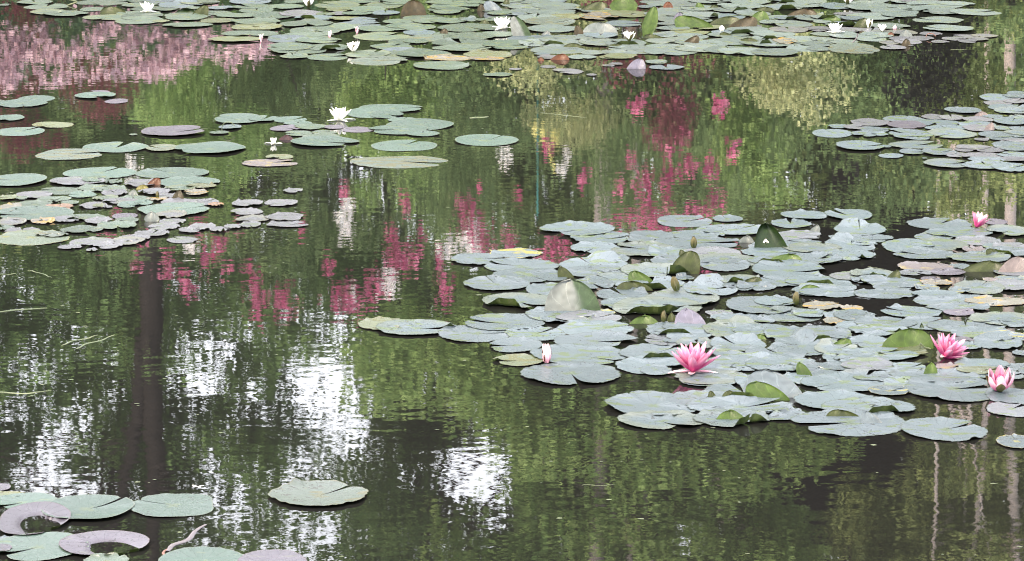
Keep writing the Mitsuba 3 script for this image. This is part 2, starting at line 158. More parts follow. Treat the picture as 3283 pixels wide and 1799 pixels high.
PAD_TABLE = '''
A1
-20 125 40 90 g|205 610 10 58 g|300 800 60 112 g|370 760 122 175 g|525 1025 140 200 g|1070 1330 -18 25 b|900 1260 12 60 g|1120 1530 5 65 g|1500 1710 0 45 g|1700 2050 -5 50 b|950 1240 95 140 g|1450 1850 50 92 g|1550 2080 85 145 g|1880 2380 25 100 bF|2120 2560 0 60 g|2200 2400 80 115 g|1380 1900 150 205 g|985 1560 183 240 g|1450 1915 163 232 g|1380 1920 205 294 g|1960 2480 150 220 g|1970 2440 185 245 g|1930 2490 272 330 g|1800 2000 235 280 o|2380 2620 215 290 g|2400 2600 130 180 g
A2
-60 200 0 60 g|330 820 -20 70 bF|960 1240 0 40 g|1340 1840 35 100 g|1630 2110 -10 42 g|1905 2360 30 105 g|2080 2500 8 60 g|70 370 60 140 b|0 330 135 185 g|360 780 60 115 g|740 1180 50 115 g|440 820 95 160 g|150 680 165 212 g|600 1050 160 235 g|920 1420 130 205 p|1460 1760 90 150 o|1740 2160 95 140 g|1990 2320 130 185 b|1480 1720 135 205 p|1650 2000 130 200 g|1340 1560 145 205 g|1090 1560 195 245 bN|1500 1900 200 260 o|1740 2060 205 270 b|-20 370 215 290 o|340 900 225 300 g|400 860 265 325 g|340 930 300 365 o|930 1520 250 330 g|1550 2110 265 325 b|1250 1810 290 385 g|1840 2380 320 385 g|2130 2480 230 290 g|2170 2600 290 340 g|1040 1620 340 415 g|245 880 378 445 g|80 700 445 505 o|940 1530 405 465 g|765 1230 432 510 b|1100 1630 455 515 g|1790 2440 395 480 g|2190 2576 460 545 g|750 1290 528 610 g|830 1440 565 650 g|1210 1700 525 605 gN|1420 1700 540 615 g|920 1250 640 705 g|1245 1720 635 722 g|1690 2200 610 690 g|1990 2450 520 585 g|2120 2576 575 640 b|1970 2560 620 690 g|1760 2400 685 770 s
A3
250 700 0 60 g|560 900 0 40 g|1000 1400 -10 40 g|1480 1900 -10 30 b|300 880 40 120 g|270 690 100 150 g|340 640 120 180 g|720 1000 10 70 g|900 1220 90 160 g|1130 1500 30 90 g|1230 1660 60 130 g|1350 1800 10 60 g|1700 1880 0 45 b|1500 2040 40 110 g|1220 1620 120 180 g|1600 2060 90 150 g|1560 1990 130 190 g|1110 1400 150 200 b|970 1250 130 200 g|2040 2420 100 150 g|2200 2576 130 190 o|2060 2500 170 240 y|1700 2100 170 240 o|1310 1760 180 250 g|-20 430 190 245 g|80 430 215 290 g|300 720 215 285 g|620 870 185 285 bF|820 1060 195 280 g|980 1260 190 245 g|1420 2000 230 310 s|-80 350 290 365 g|400 1090 285 380 g|1440 2040 315 385 g|-20 350 365 425 b|880 1290 365 460 g|340 620 385 440 g|40 480 425 490 s|460 1040 400 485 g|1210 1770 425 490 b|-20 270 455 540 g|320 1000 485 550 g|330 1040 545 615 g|1030 1420 490 560 g|920 1500 500 585 g|1340 1800 480 555 g|1590 2160 440 520 g|1760 2200 430 480 g|1600 2100 480 560 gN|2100 2500 380 470 b|2050 2576 470 545 g|-20 310 575 650 g|-100 530 615 690 g|230 800 660 720 y|700 1260 610 690 o|760 1150 680 720 y|1490 2110 560 635 g|2070 2350 590 670 g|1920 2240 660 705 g|1520 1700 630 665 b|1560 1830 650 710 p|2290 2576 660 700 o|2300 2600 600 660 g|105 768 738 826 g|920 1252 868 910 g|1225 1370 810 832 p|1595 1775 778 810 p|1740 1950 815 850 p|1790 2095 820 882 p|2135 2255 875 908 p|2325 2465 765 795 p|2400 2560 752 778 p
A4
380 600 5 50 g|650 1060 -10 25 g|470 960 20 85 g|350 560 70 110 b|560 1020 90 160 g|860 1330 60 150 g|700 1050 40 90 g|960 1450 0 45 g|1290 1560 35 100 g|1150 1500 -20 30 g|1450 1900 0 55 g|1540 1840 60 110 g|1240 1680 100 155 gN|1920 2250 0 45 gN|1810 2290 40 140 bN|2200 2576 5 60 g|2100 2576 20 105 g|0 430 130 180 o|40 480 160 210 o|430 880 150 210 g|560 1100 200 270 g|870 1310 150 220 g|1210 1610 165 240 bN|1500 1900 130 215 g|1880 2230 170 250 g|2180 2576 190 250 g|1960 2230 200 240 bN|-30 400 240 330 b|-50 120 310 400 g|560 830 250 330 g|580 960 320 370 g|820 1230 220 280 g|1000 1350 300 360 o|1940 2400 255 325 g|2300 2576 330 385 p|1790 2100 250 290 g|1500 1800 300 340 p|720 1180 360 420 o|1230 1700 365 420 bN|1400 1900 330 385 g|1680 2200 380 450 g|1900 2350 320 390 p|500 830 380 450 g|820 1180 400 470 g|1180 1560 400 450 g|1320 1700 415 465 g|1700 2100 420 490 gN|2050 2576 440 530 g|620 1120 450 520 g|450 800 450 525 g|-30 440 480 560 gN|1150 1640 465 535 g|900 1400 500 570 g|1560 2000 480 540 gN|1700 2300 500 560 g|-10 450 545 610 g|450 860 525 590 g|150 640 560 640 g|430 1040 580 655 g|790 1350 540 620 g|1150 1800 560 640 g|1300 1860 580 650 g|1700 2225 595 665 g|1950 2240 470 525 y|-10 340 600 660 g|-50 350 650 700 o|2100 2576 555 610 g|2330 2650 480 550 g|440 705 715 768 g|490 885 778 828 b|-20 70 768 800 p|20 165 752 775 p
A5
100 520 30 140 b|480 870 20 75 g|720 1200 -20 45 g|1080 1540 5 38 p|430 1040 45 145 g|930 1240 75 115 g|1160 1830 28 100 g|1530 1980 28 72 g|1230 1760 92 150 g|1370 1800 125 185 g|1690 2275 120 190 g|740 1300 122 180 g|280 780 150 190 p|450 1000 170 252 g|860 1260 160 225 g|0 380 185 250 gN|360 640 200 250 b|180 620 260 340 bN|30 240 245 295 g|740 1190 288 362 g|1235 1825 220 282 g|1372 1950 320 395 g|200 560 340 400 p|300 700 345 400 p|-60 230 300 400 p|540 900 355 410 p|900 1280 370 430 p|1320 1580 385 440 p|1700 2010 420 475 p|1940 2250 415 460 p|1880 2140 460 500 p|1780 2010 485 530 p|1590 1860 450 500 p|1460 1670 495 530 p|1180 1480 440 500 p|0 300 385 450 g|220 650 400 470 g|600 980 400 460 g|950 1250 440 520 p|0 250 450 520 g|200 560 470 545 g|560 900 450 510 g|820 1080 500 540 p|1010 1330 490 540 p|-100 240 500 590 g|-50 240 575 622 g|230 735 540 610 s|230 820 570 650 s|840 1140 558 608 p|1180 1240 550 575 p
A6
2380 2620 55 110 b|2055 2480 100 170 b|2330 2640 70 160 b|2100 2420 170 225 p|2330 2620 145 215 p|2150 2470 222 280 b|2340 2620 225 275 b|2220 2650 260 325 b|1620 1930 252 310 b|1700 2050 260 322 b|1345 1640 335 395 p|1560 1840 345 405 p|1840 2200 360 440 p|2080 2320 332 390 b|2405 2650 345 385 b|2220 2650 385 460 b|885 1370 365 430 b|470 940 395 475 p|1230 1780 405 470 b|940 1370 420 510 P|210 460 450 515 b|400 680 455 525 p|1780 2220 430 500 b|1390 1860 470 530 b|1400 1980 520 620 b|1850 2210 460 545 p|2200 2420 480 520 b|2400 2650 465 545 b|605 960 495 555 b|945 1420 530 610 b|1010 1490 570 640 b|950 1120 505 530 b|22 495 522 606 b|495 800 540 612 b|740 930 552 600 b|2040 2480 550 620 b|2130 2650 575 655 b|2340 2650 535 590 b|1975 2150 620 655 p|2290 2650 640 690 p|830 980 700 750 b|305 880 668 770 b|955 1575 668 750 b|1075 1370 748 832 b|1350 1750 740 845 b|1740 2000 715 800 p|1990 2320 720 800 p|1760 2160 710 760 p|2200 2650 680 770 b|1640 1900 790 870 p|1840 2290 810 880 p|2250 2650 795 860 b|2240 2650 860 910 p|1910 2330 860 920 b|1375 1920 882 980 b|1840 2400 910 995 b|2200 2650 930 1030 b|820 1110 812 860 b|1345 1405 858 875 b
B1
765 1590 75 195 G|1620 2450 78 190 G|-140 525 160 285 G|1880 2580 190 300 G|600 1000 190 270 G|600 1250 200 280 p|980 1280 185 245 g|1240 1440 212 265 g|1475 1840 200 315 p|465 960 305 385 g|930 1270 290 350 g|1130 1480 290 360 g|1210 1500 330 410 p|1640 2000 330 390 p|1950 2300 290 350 g|2200 2540 270 315 o|2170 2450 340 400 y|200 610 360 430 p|815 1125 358 422 G|-30 200 390 465 o|190 340 410 460 g|450 740 425 480 g|610 830 412 472 g|1100 1390 405 455 g|1380 1760 415 490 g|1870 2080 370 440 p|1730 1990 430 465 y|205 620 470 545 g|550 700 500 550 p|695 925 470 510 g|945 1260 480 555 p|1100 1260 500 550 o|1220 1330 520 555 p|1210 1640 445 500 p|1385 1640 490 540 G|1590 1800 455 520 G|1910 2330 450 515 p|2200 2576 450 515 p|2460 2640 490 530 r|-20 240 500 600 y|540 860 510 575 r|-30 840 550 695 G|1650 2450 505 635 G|1840 2200 590 670 p|1330 1615 612 672 P|600 900 640 720 g|745 1240 630 690 g|620 940 670 715 p|1010 1320 660 745 p|1345 1630 670 725 g|1160 1600 720 805 g|1880 2190 685 735 p|1760 2110 735 800 p|375 640 680 735 y|-20 300 680 755 p|725 1210 765 845 g|2240 2540 740 800 p|2115 2410 775 840 p|2480 2700 770 835 p|-30 165 760 815 g|70 460 785 855 p|-60 800 830 975 O|430 800 840 900 s|1600 1990 818 885 p|1400 1760 870 940 p|1300 1700 905 985 p|830 1350 915 995 p|1110 1440 960 1030 p|1980 2320 895 958 p|685 960 990 1035 p|1020 1150 1030 1060 p
B2
318 640 90 155 G|560 760 95 145 G|740 965 110 145 G|810 1005 138 165 G|340 500 165 195 b|275 410 208 230 g|710 930 168 205 P|890 1130 160 195 g|1100 1240 160 195 P|1225 1450 182 212 P|815 1005 208 242 g|1010 1180 203 228 g|940 1200 232 250 g|860 1330 250 317 G|1360 1800 18 70 G|1260 1600 42 110 G|1430 1660 65 118 G|1560 1760 112 140 G|1550 2012 130 195 G|1420 1830 165 228 G|1690 1920 210 243 G|1440 1900 278 345 G|2045 2480 243 308 G|1300 1980 393 466 s|35 510 298 370 G|515 905 410 460 q|680 870 378 412 o|440 650 700 755 p|670 900 702 745 p|430 650 770 810 p|465 690 820 862 p|680 945 800 850 p|380 510 858 930 p|490 640 858 905 p|805 940 615 655 p|690 980 870 890 p
Z1
-60 30 750 780 g|145 400 725 768 G|-10 340 755 808 G|650 820 688 715 P|570 860 702 745 G|790 965 750 778 P|-40 175 870 915 G|250 545 925 962 o|-30 320 965 1020 G|1075 1530 960 1027 P|970 1030 1008 1022 g|635 1095 1085 1145 G|280 760 1128 1200 s|1100 1330 1095 1140 s
C1
1660 2230 430 520 B|1235 1820 480 600 b|1610 2420 550 690 b|1720 2520 665 800 b|1380 2100 760 890 b|2080 2560 820 950 b|1600 2420 950 1105 bN|185 720 1220 1340 o|390 1260 1245 1400 b|1100 1900 1300 1470 b|1385 2250 1185 1350 b
C2
1450 2040 130 240 b|2070 2400 128 188 b|135 940 215 345 b|860 1060 305 360 b|470 1120 310 440 b|1890 2700 225 335 b|1575 2200 285 375 b|1110 1620 300 400 b|1090 1440 370 430 b|1420 2375 375 490 b|470 1000 430 545 b|925 1620 430 575 b|1340 1800 495 610 bF|1370 1800 580 690 b|1740 2370 485 600 bp|1880 2600 560 690 b|1930 2480 590 760 b|630 1110 560 660 b|335 1095 605 755 bF|400 1040 700 815 b|640 1250 790 900 b|1050 1780 680 830 bN|970 1720 830 970 bN|1650 1850 790 860 b|460 940 830 950 b|760 1320 960 1070 b|800 1300 1070 1180 b|1335 2130 975 1150 b|1740 2350 860 1035 bF|2200 2700 880 970 b|950 1920 1065 1260 bN|-40 700 1175 1330 b|560 950 1190 1260 B|320 1010 1225 1345 bp|310 1160 1330 1470 b|1330 2000 1340 1450 b
C3
980 1650 95 222 b|1640 2315 80 220 b|815 1395 225 335 b|900 1550 400 480 bp|800 1510 450 540 bp|950 1560 530 600 b|1785 2520 280 465 bF|1720 2640 450 570 b|1640 2400 520 680 bF|480 1080 580 700 b|400 1300 640 790 b|1000 1870 590 720 b|1550 2350 690 800 b|1740 2340 700 830 b|1100 1880 740 890 b|1050 1610 800 910 b|470 1200 780 900 bN|545 1610 880 1100 b|-20 660 1060 1200 bN|600 1300 1080 1230 b|1050 2010 1080 1235 bN|300 880 1170 1290 b|1300 2100 1180 1290 b|1130 1650 1240 1370 b|1250 2100 1260 1385 b|1700 2400 1010 1150 bp|2000 2400 980 1100 b|2070 2400 1270 1390 b
C4
1910 2250 215 295 P|775 1695 210 360 b|865 1420 430 525 b|1040 2010 345 485 b|1960 2600 318 465 b|1480 2145 480 600 bp|1885 2200 590 660 b|2050 2600 580 690 bp|830 1635 530 690 b|385 1150 540 720 b|560 1460 690 815 b|1590 1950 640 720 q|1930 2600 650 770 bN|1360 2280 720 860 b|1400 1700 870 980 b|620 1420 885 1010 q|610 1130 990 1060 bp|1110 1620 970 1060 P|-100 620 980 1120 bN|-100 400 1100 1200 b|80 960 1080 1240 b|240 900 1200 1290 b|960 1240 1080 1160 P|940 1420 1140 1210 y|860 1230 1210 1300 B|2080 2600 1070 1180 B|2070 2600 960 1070 bp|1890 2120 1090 1160 q|2000 2600 1140 1300 bp|1475 2200 1150 1330 b|1380 1700 1240 1330 B|-40 880 1280 1400 b|840 1540 1300 1412 b
C5
440 1080 195 330 b|990 1880 265 410 b|250 830 325 460 b|295 860 510 615 o|760 1780 405 600 b|640 1700 600 830 b|1740 2471 400 560 bN|1690 2420 540 700 b|1955 2300 620 735 b|2010 2471 265 400 bp|2035 2600 140 290 bN
C6
780 1700 170 390 b|1160 1670 155 265 b|1250 2060 310 485 b|1690 2130 315 450 b|1820 2340 220 320 y|2330 2640 270 330 y|2100 2760 340 460 b|2100 2560 440 530 y|2270 2900 500 640 b|480 850 330 400 bp|560 1080 390 470 b|640 1410 405 545 b|-100 560 520 640 b|-100 550 600 740 b|460 1310 490 720 bF|880 1760 545 690 b|-100 100 680 830 b|90 640 720 850 bN|560 1290 720 900 bF|1290 1900 560 760 b|1690 2470 560 800 bN|1400 2210 700 960 bF|560 1300 830 1000 b|1060 1860 850 1000 b|1990 2560 790 950 b|700 1640 950 1130 b|470 1300 980 1160 b|1050 2050 1010 1180 b|2110 2900 900 1100 b|1700 2560 1060 1230 b|160 920 1240 1380 b|80 1000 1130 1290 b|890 1460 1230 1380 b|1500 1850 1200 1340 b|1830 2700 1240 1420 b
C7
1000 2100 150 260 b|1700 2560 160 260 y|550 1350 290 425 b|1200 2000 260 340 b|1400 1800 330 400 P|-100 470 340 480 b|780 1520 430 590 b|200 1000 440 580 b|110 900 540 680 b|1180 2200 490 620 b|1760 2600 370 540 b|2150 2560 440 560 b|1500 2300 580 700 b|1900 2560 640 760 B|1800 2450 680 860 b|1500 1800 700 780 P|1600 1910 780 870 b|70 620 680 860 b|2340 2560 850 990 b|2270 2700 1075 1200 b|1560 2280 1010 1150 b|2150 2490 1170 1290 b|450 1180 840 960 o|-50 1020 880 1010 b|-100 630 960 1080 b|0 760 1040 1170 bp|700 1130 1060 1170 b|1290 1620 1060 1180 q|1560 1900 1130 1200 o|-100 700 1180 1340 b|440 1340 1150 1300 b|160 750 1260 1340 b|750 1350 1250 1400 b|1830 2050 1190 1270 b
C8
860 1560 140 280 b|1470 1800 200 300 b|1180 1950 285 445 bN|760 1500 365 520 b|160 1100 385 600 b|1000 2040 440 580 b|1900 2200 160 290 b|280 1150 580 730 b|1600 2180 520 640 b|1070 1800 550 715 bN
C9
60 400 160 280 b|300 1140 190 345 b|820 1260 190 265 b|1200 2100 130 260 b|1140 1560 230 340 b|980 1390 300 390 B|1390 2290 210 440 b|235 1060 370 540 b|510 1430 430 605 bN|210 1330 560 790 b|1330 2170 645 845 b|2205 2700 465 600 bp|2200 2700 320 475 b|2300 2700 785 950 B|1900 2400 110 165 o
D1
-60 200 210 260 o|-80 455 240 345 G|370 1085 255 440 G|1085 1760 235 405 G|-80 120 585 640 b|-60 700 570 760 G|510 1210 560 735 S|0 560 330 560 S|-60 95 620 740 P|-60 85 130 215 P|1340 2000 680 900 G|1970 2520 710 900 P|700 1060 755 800 g
Z7
2050 2740 840 1000 s
'''
# ---------------------------------------------------------------- ground and water
def axis(lo, hi, n_in, far, n_out):
    a = np.linspace(lo, hi, n_in)
    g = np.geomspace(1, far, n_out + 1)[1:]
    return np.concatenate([(lo - g)[::-1], a, hi + g])
def build_ground():
    X, Y = np.meshgrid(axis(-22, 22, 90, 250, 14), axis(-6, 60, 130, 250, 14), indexing='ij')
    p = np.stack([X, Y, 0 * X], -1)
    wob = 1.6 * (meshkit.fbm(p * 0.25, 3, 3) - 0.5)
    far = Y - (24.6 + 0.10 * X + wob)                     # far bank
    side = np.abs(X) - (15.0 + wob)
    near = (2.6 + wob) - Y                               # bank the camera stands on
    d = np.maximum(np.maximum(far, side), near)
    s = np.clip((d + 0.8) / 1.6, 0, 1); s = s * s * (3 - 2 * s)
    Z = -0.75 + 1.1 * s + np.clip(d - 0.8, 0, 40) * 0.02 + 0.12 * s * (meshkit.fbm(p * 0.9, 3, 8) - 0.5)
    nx, ny = X.shape
    i = np.arange(nx * ny).reshape(nx, ny)
    f = np.stack([i[:-1, :-1], i[1:, :-1], i[1:, 1:], i[:-1, 1:]], -1).reshape(-1, 4)
    v = np.stack([X, Y, Z], -1).reshape(-1, 3)
    scene['ground'] = mikit.ply((v, f), 'soil', smooth=True)
    labels['ground'] = {'kind': 'structure'}
    v = np.array([[-26, -6, 0], [26, -6, 0], [26, 40, 0], [-26, 40, 0.0]])
    scene['water'] = mikit.ply((v, np.array([[0, 1, 2, 3]])), 'water_surface', uv=v[:, :2] * 0.02)
    labels['water'] = {'kind': 'structure'}
build_ground()

# ---------------------------------------------------------------- lily pads
GX0, GY0, CELL = -5.0, 6.0, 0.012
field = np.zeros((int(10 / CELL), int(18 / CELL)), np.float32)
def field_at(x, y):
    i = np.clip(((x - GX0) / CELL).astype(int), 0, field.shape[0] - 1); j = np.clip(((y - GY0) / CELL).astype(int), 0, field.shape[1] - 1)
    return field[i, j]
def pad_mesh(c, rx, ry, kind, flags, seed, near):
    r_ = np.random.default_rng(seed)
    nseg, nring = (110, 9) if near else (60, 6)
    notch = r_.uniform(0, 2 * np.pi) if r_.random() < 0.75 else r_.normal(0, 0.5)
    half = r_.uniform(0.012, 0.06) if r_.random() < 0.65 else r_.uniform(0.1, 0.22)
    if kind == 'S': notch, half = -0.75, 0.03
    th = notch + half + np.linspace(0, 1, nseg) * (2 * np.pi - 2 * half)
    off = np.minimum(th - th[0], th[-1] - th)
    out = np.ones(nseg)
    for k in (2, 3, 4, 5): out += r_.normal(0, 0.012) * np.sin(k * th + r_.uniform(0, 6.3))
    sc = r_.integers(17, 27)
    out += (0.003 if kind in 'GPS' else 0.008) * np.sin(sc * th + 2 * np.sin(3 * th + seed)) + (0.003 if kind in 'GPS' else 0.013) * r_.normal(size=nseg)
    out *= 1 - 0.13 * np.exp(-(off / 0.16) ** 2)
    if kind in ('o', 'y', 'q', 's', 'r'):
        for _ in range(3): out *= 1 - (0.4 if kind == 's' else 1) * r_.uniform(0.04, 0.16) * np.exp(-((np.angle(np.exp(1j * (th - r_.uniform(0, 6.3))))) / 0.12) ** 2)
    rr = np.concatenate([[0.0], np.linspace(0.18, 1, nring) ** 0.85])
    R = rr[:, None] * out[None]
    lx, ly = R * np.cos(th), R * np.sin(th)
    size = 0.5 * (rx + ry)
    z = 0.004 + 0.010 * size / 0.13 * (rr[:, None] ** 2 - 0.35) * r_.uniform(-0.3, 0.8) * np.ones_like(R)
    z = z + rr[:, None] ** 3 * size * 0.012 * sum(np.sin(k * th + r_.uniform(0, 6.3)) * r_.normal(0, 0.6) for k in (2, 3, 4))
    z = z + rr[:, None] ** 6 * size * 0.012 * np.sin(sc * th + 2 * np.sin(3 * th + seed))
    z = z + (r_.normal(0, 0.012, 2) @ np.array([lx.ravel() * rx, ly.ravel() * ry])).reshape(R.shape)
    for sgn in (0, -1):                                       # lips along the slit lift a little
        z = z + np.abs(r_.normal(0, 0.035)) * size * np.exp(-((th - th[sgn]) / 0.25) ** 2) * rr[:, None] ** 2
    if near and kind not in 'GPS':
        for _ in range(r_.integers(2, 7)):                    # small upturned crimps of the edge
            a = r_.uniform(0, 2 * np.pi)
            z = z + r_.uniform(0.006, 0.013) * np.exp(-(np.angle(np.exp(1j * (th - a))) / 0.055) ** 2) * np.clip((rr[:, None] - 0.82) / 0.18, 0, 1) ** 1.5
    z = np.maximum(z, 0.0015 + 0.0005 * (rr[:, None] < 0.9))
    if kind == 'S':
        z = 0.006 - 0.05 * np.exp(-((np.hypot(R * np.cos(th) - 0.12, R * np.sin(th) + 0.10) - 0.05) / 0.24) ** 2) + 0.004 * rr[:, None] - 0.02 * np.exp(-((np.angle(np.exp(1j * (th + 0.9)))) / 0.8) ** 2) * (rr[:, None] < 0.97)
    wx, wy = c[0] + lx * rx, c[1] + ly * ry
    zf = field_at(wx, wy)
    base_top = float(zf[: nring - 1].max())
    flat = z
    z = np.where(zf > 0, np.maximum(z, zf + 0.0022), z)
    for _ in range(3):                                        # a leaf bridges small steps
        zs = z.copy(); zs[:, 1:-1] = (z[:, :-2] + z[:, 1:-1] + z[:, 2:]) / 3; zs[1:-1] = 0.5 * zs[1:-1] + 0.25 * (z[:-2] + z[2:])
        z = np.maximum(zs, np.where(zf > 0, zf + 0.0016, -1))
    z[0] = z[0].mean()
    up = None
    if 'N' in flags or 'F' in flags or 'L' in flags:          # part of the edge folds up
        a0 = {'N': -np.pi / 2, 'F': np.pi / 2, 'L': np.pi}[('N' if 'N' in flags else 'F' if 'F' in flags else 'L')] + r_.normal(0, 0.4)
        wgt = np.clip(1.25 - (np.angle(np.exp(1j * (th - a0))) / r_.uniform(0.35, 0.65)) ** 2, 0, 1)
        if 'F' in flags:
            z = z + wgt * np.clip((rr[:, None] - 0.1) / 0.9, 0, 1) ** 2.0 * size * r_.uniform(0.10, 0.18)
        else:
            k = np.clip((rr[:, None] - 0.7) / 0.3, 0, 1) * wgt
            wx = wx - k * 0.20 * rx * np.cos(a0); wy = wy - k * 0.20 * ry * np.sin(a0)
            z = z + k ** 1.3 * size * 0.19
    n = len(rr)
    v = np.stack([wx, wy, z], -1).reshape(-1, 3)
    i = np.arange(n * nseg).reshape(n, nseg)
    f = np.stack([i[:-1, :-1], i[1:, :-1], i[1:, 1:], i[:-1, 1:]], -1).reshape(-1, 4)
    su, sv = seed % 61, seed // 61
    uv = np.stack([su + 0.5 + 0.45 * np.clip(lx / np.maximum(out, 0.5), -1, 1), sv + 0.5 + 0.45 * np.clip(ly / np.maximum(out, 0.5), -1, 1)], -1).reshape(-1, 2)
    # raise the drape field
    i0, i1 = [int((c[0] + s * 1.1 * rx - GX0) / CELL) for s in (-1, 1)]
    j0, j1 = [int((c[1] + s * 1.1 * ry - GY0) / CELL) for s in (-1, 1)]
    i0, i1, j0, j1 = max(i0, 0), min(i1 + 1, field.shape[0]), max(j0, 0), min(j1 + 1, field.shape[1])
    if i1 > i0 and j1 > j0:
        gx = (GX0 + (np.arange(i0, i1) + 0.5) * CELL - c[0])[:, None] / rx; gy = (GY0 + (np.arange(j0, j1) + 0.5) * CELL - c[1])[None] / ry
        gr, ga = np.sqrt(gx ** 2 + gy ** 2), np.arctan2(gy, gx)
        ta = np.mod(ga - notch, 2 * np.pi)
        q = np.clip((ta - half) / (2 * np.pi - 2 * half) * (nseg - 1), 0, nseg - 1).astype(int)
        ins = (gr < out[q] * 0.99) & (ta > half) & (ta < 2 * np.pi - half)
        ring = np.clip(np.searchsorted(rr, (gr / out[q]).ravel()).reshape(gr.shape), 0, n - 1)
        zz = np.minimum(np.maximum(z[ring, q], z[np.maximum(ring - 1, 0), q]), base_top + 0.006)
        field[i0:i1, j0:j1] = np.where(ins, np.maximum(field[i0:i1, j0:j1], zz), field[i0:i1, j0:j1])
    return v, f, uv

pads = []
t_name = None
for line in PAD_TABLE.strip().splitlines():
    if ' ' not in line: t_name = line.strip(); continue
    for item in line.split('|'):
        x0, x1, y0, y1, kind = item.split(' ')
        x0, y0 = tile(t_name, float(x0), float(y0)); x1, y1 = tile(t_name, float(x1), float(y1))
        flags = ''.join(ch for ch in kind if ch in 'NFL'); kind = ''.join(ch for ch in kind if ch not in 'NFL')
        cy = 0.5 * (y0 + y1)
        far, _ = water_at(0.5 * (x0 + x1), y0); nr, _ = water_at(0.5 * (x0 + x1), y1)
        c = 0.5 * (far + nr); t = c[1] / ray(1288, cy)[1]
        rx = 0.5 * (x1 - x0) * t / F
        ry = 0.5 * (far[1] - nr[1])
        if kind != 'S' and kind != 'y': ry = np.clip(ry, 0.66 * rx, 1.3 * rx)
        if kind == 'g' and (t_name in ('A4', 'A5') or (t_name == 'A3' and x0 > 1240)): kind = 'h'
        rx, ry = rx * 1.06, ry * 1.17
        pads.append(dict(c=c, rx=rx, ry=ry, kind=kind, flags=flags, px=0.5 * (x0 + x1), py=cy, w=x1 - x0, h=y1 - y0))
def in_view(p):
    return max(0, min(p['px'] + p['w'] / 2, 2576) - max(p['px'] - p['w'] / 2, 0)) * max(0, min(p['py'] + p['h'] / 2, 1412) - max(p['py'] - p['h'] / 2, 0))
order = sorted(range(len(pads)), key=lambda i: -in_view(pads[i]))
single = set(order[:300])
rest = {}
for i, p in enumerate(pads):
    if in_view(p) <= 0: continue
    v, f, uv = pad_mesh(p['c'], p['rx'], p['ry'], p['kind'], p['flags'], i + 1, p['py'] > 420)
    if i in single:
        key = numbered('lily_pad'); p['key'] = key
        scene[key] = mikit.ply((v, f), 'pad_' + p['kind'], smooth=True, uv=uv)
    else:
        vs, fs, us, n = rest.setdefault(p['kind'], [[], [], [], [0]])
        vs.append(v); fs.append(f + n[0]); us.append(uv); n[0] += len(v)
for j, (kind, (vs, fs, us, n)) in enumerate(sorted(rest.items())):
    key = 'small_lily_pads' if j == 0 else f'small_lily_pads__{j:03d}'
    key = f'small_lily_pads__pads_{j:03d}' if j else 'small_lily_pads__pads'
    scene[key] = mikit.ply((np.vstack(vs), np.vstack(fs)), 'pad_' + kind, smooth=True, uv=np.vstack(us))
    labels[key] = {'kind': 'stuff'}
labels['small_lily_pads'] = {'label': 'the many smaller lily pads filling the gaps of the rafts, most along the top edge', 'category': 'lily pads', 'kind': 'stuff'}

def colour_place(px, py):
    if py < 190: return 'far raft'
    if px > 2030 and py < 440: return 'lilac raft at right'
    if px < 780 and 420 < py < 640: return 'left raft'
    if px < 980 and py > 1180: return 'bottom left corner'
    if py < 425: return 'loose group, upper left'
    return 'big near raft'

# ---------------------------------------------------------------- leaves standing or folded above the pads
def sheet_mesh(A, B, h, skew, lean, bulge, seed, power=2.0, base_w=1.0):
    r_ = np.random.default_rng(seed)
    ns, nt = 25, 15
    s, t = np.linspace(0, 1, ns)[None], (np.linspace(0, 1, nt) ** 0.8)[:, None]
    w = np.sqrt(np.maximum(1 - t ** power, 0)) * (base_w + (1 - base_w) * np.clip(t / 0.45, 0, 1))
    u = B - A; L = np.linalg.norm(u)
    back = np.array([0, 1.0, 0])
    q = 2 * s - 1
    wave = 1 + (0.15 if h > 0.06 else 0.8) * (0.06 * np.sin(4 * s * np.pi + seed) + 0.035 * np.sin(11 * s * np.pi + 2 * seed)) * t
    pos = A + u * (0.5 + 0.5 * q * w + skew * t ** 1.2)[..., None]
    pos = pos + np.array([0, 0, 1.0]) * (h * t * wave)[..., None]
    pos = pos + back * (lean * h * t ** 1.5 + bulge * L * (1 - q ** 2) * (0.3 + 0.7 * t) + 0.015 * L * np.sin(9 * s + seed))[..., None]
    i = np.arange(ns * nt).reshape(nt, ns)
    f = np.stack([i[:-1, :-1], i[:-1, 1:], i[1:, 1:], i[1:, :-1]], -1).reshape(-1, 4)
    v = pos.reshape(-1, 3)
    v2 = v + np.array([0, 0.0012, 0])                          # real thickness
    rim = np.concatenate([i[:, 0], i[-1, 1:], i[::-1, -1][1:]])
    n = len(v)
    uv = np.stack(np.broadcast_arrays(s + 0 * t, t + 0 * s), -1).reshape(-1, 2); uv = np.vstack([uv, uv])
    side = np.stack([rim[:-1], rim[1:], rim[1:] + n, rim[:-1] + n], -1)
    return np.vstack([v, v2]), np.vstack([f, f[:, ::-1] + n, side]), uv
WORD = {'gr': 'bright green', 'ol': 'olive', 'br': 'brownish', 'dg': 'dark green', 'gy': 'pale grey', 'rb': 'red-brown', 'pu': 'lavender', 'pk': 'pinkish grey', 'ye': 'yellowish', 'dm': 'dark maroon', 'bl': 'pale blue', 'gv': 'pale grey and green'}
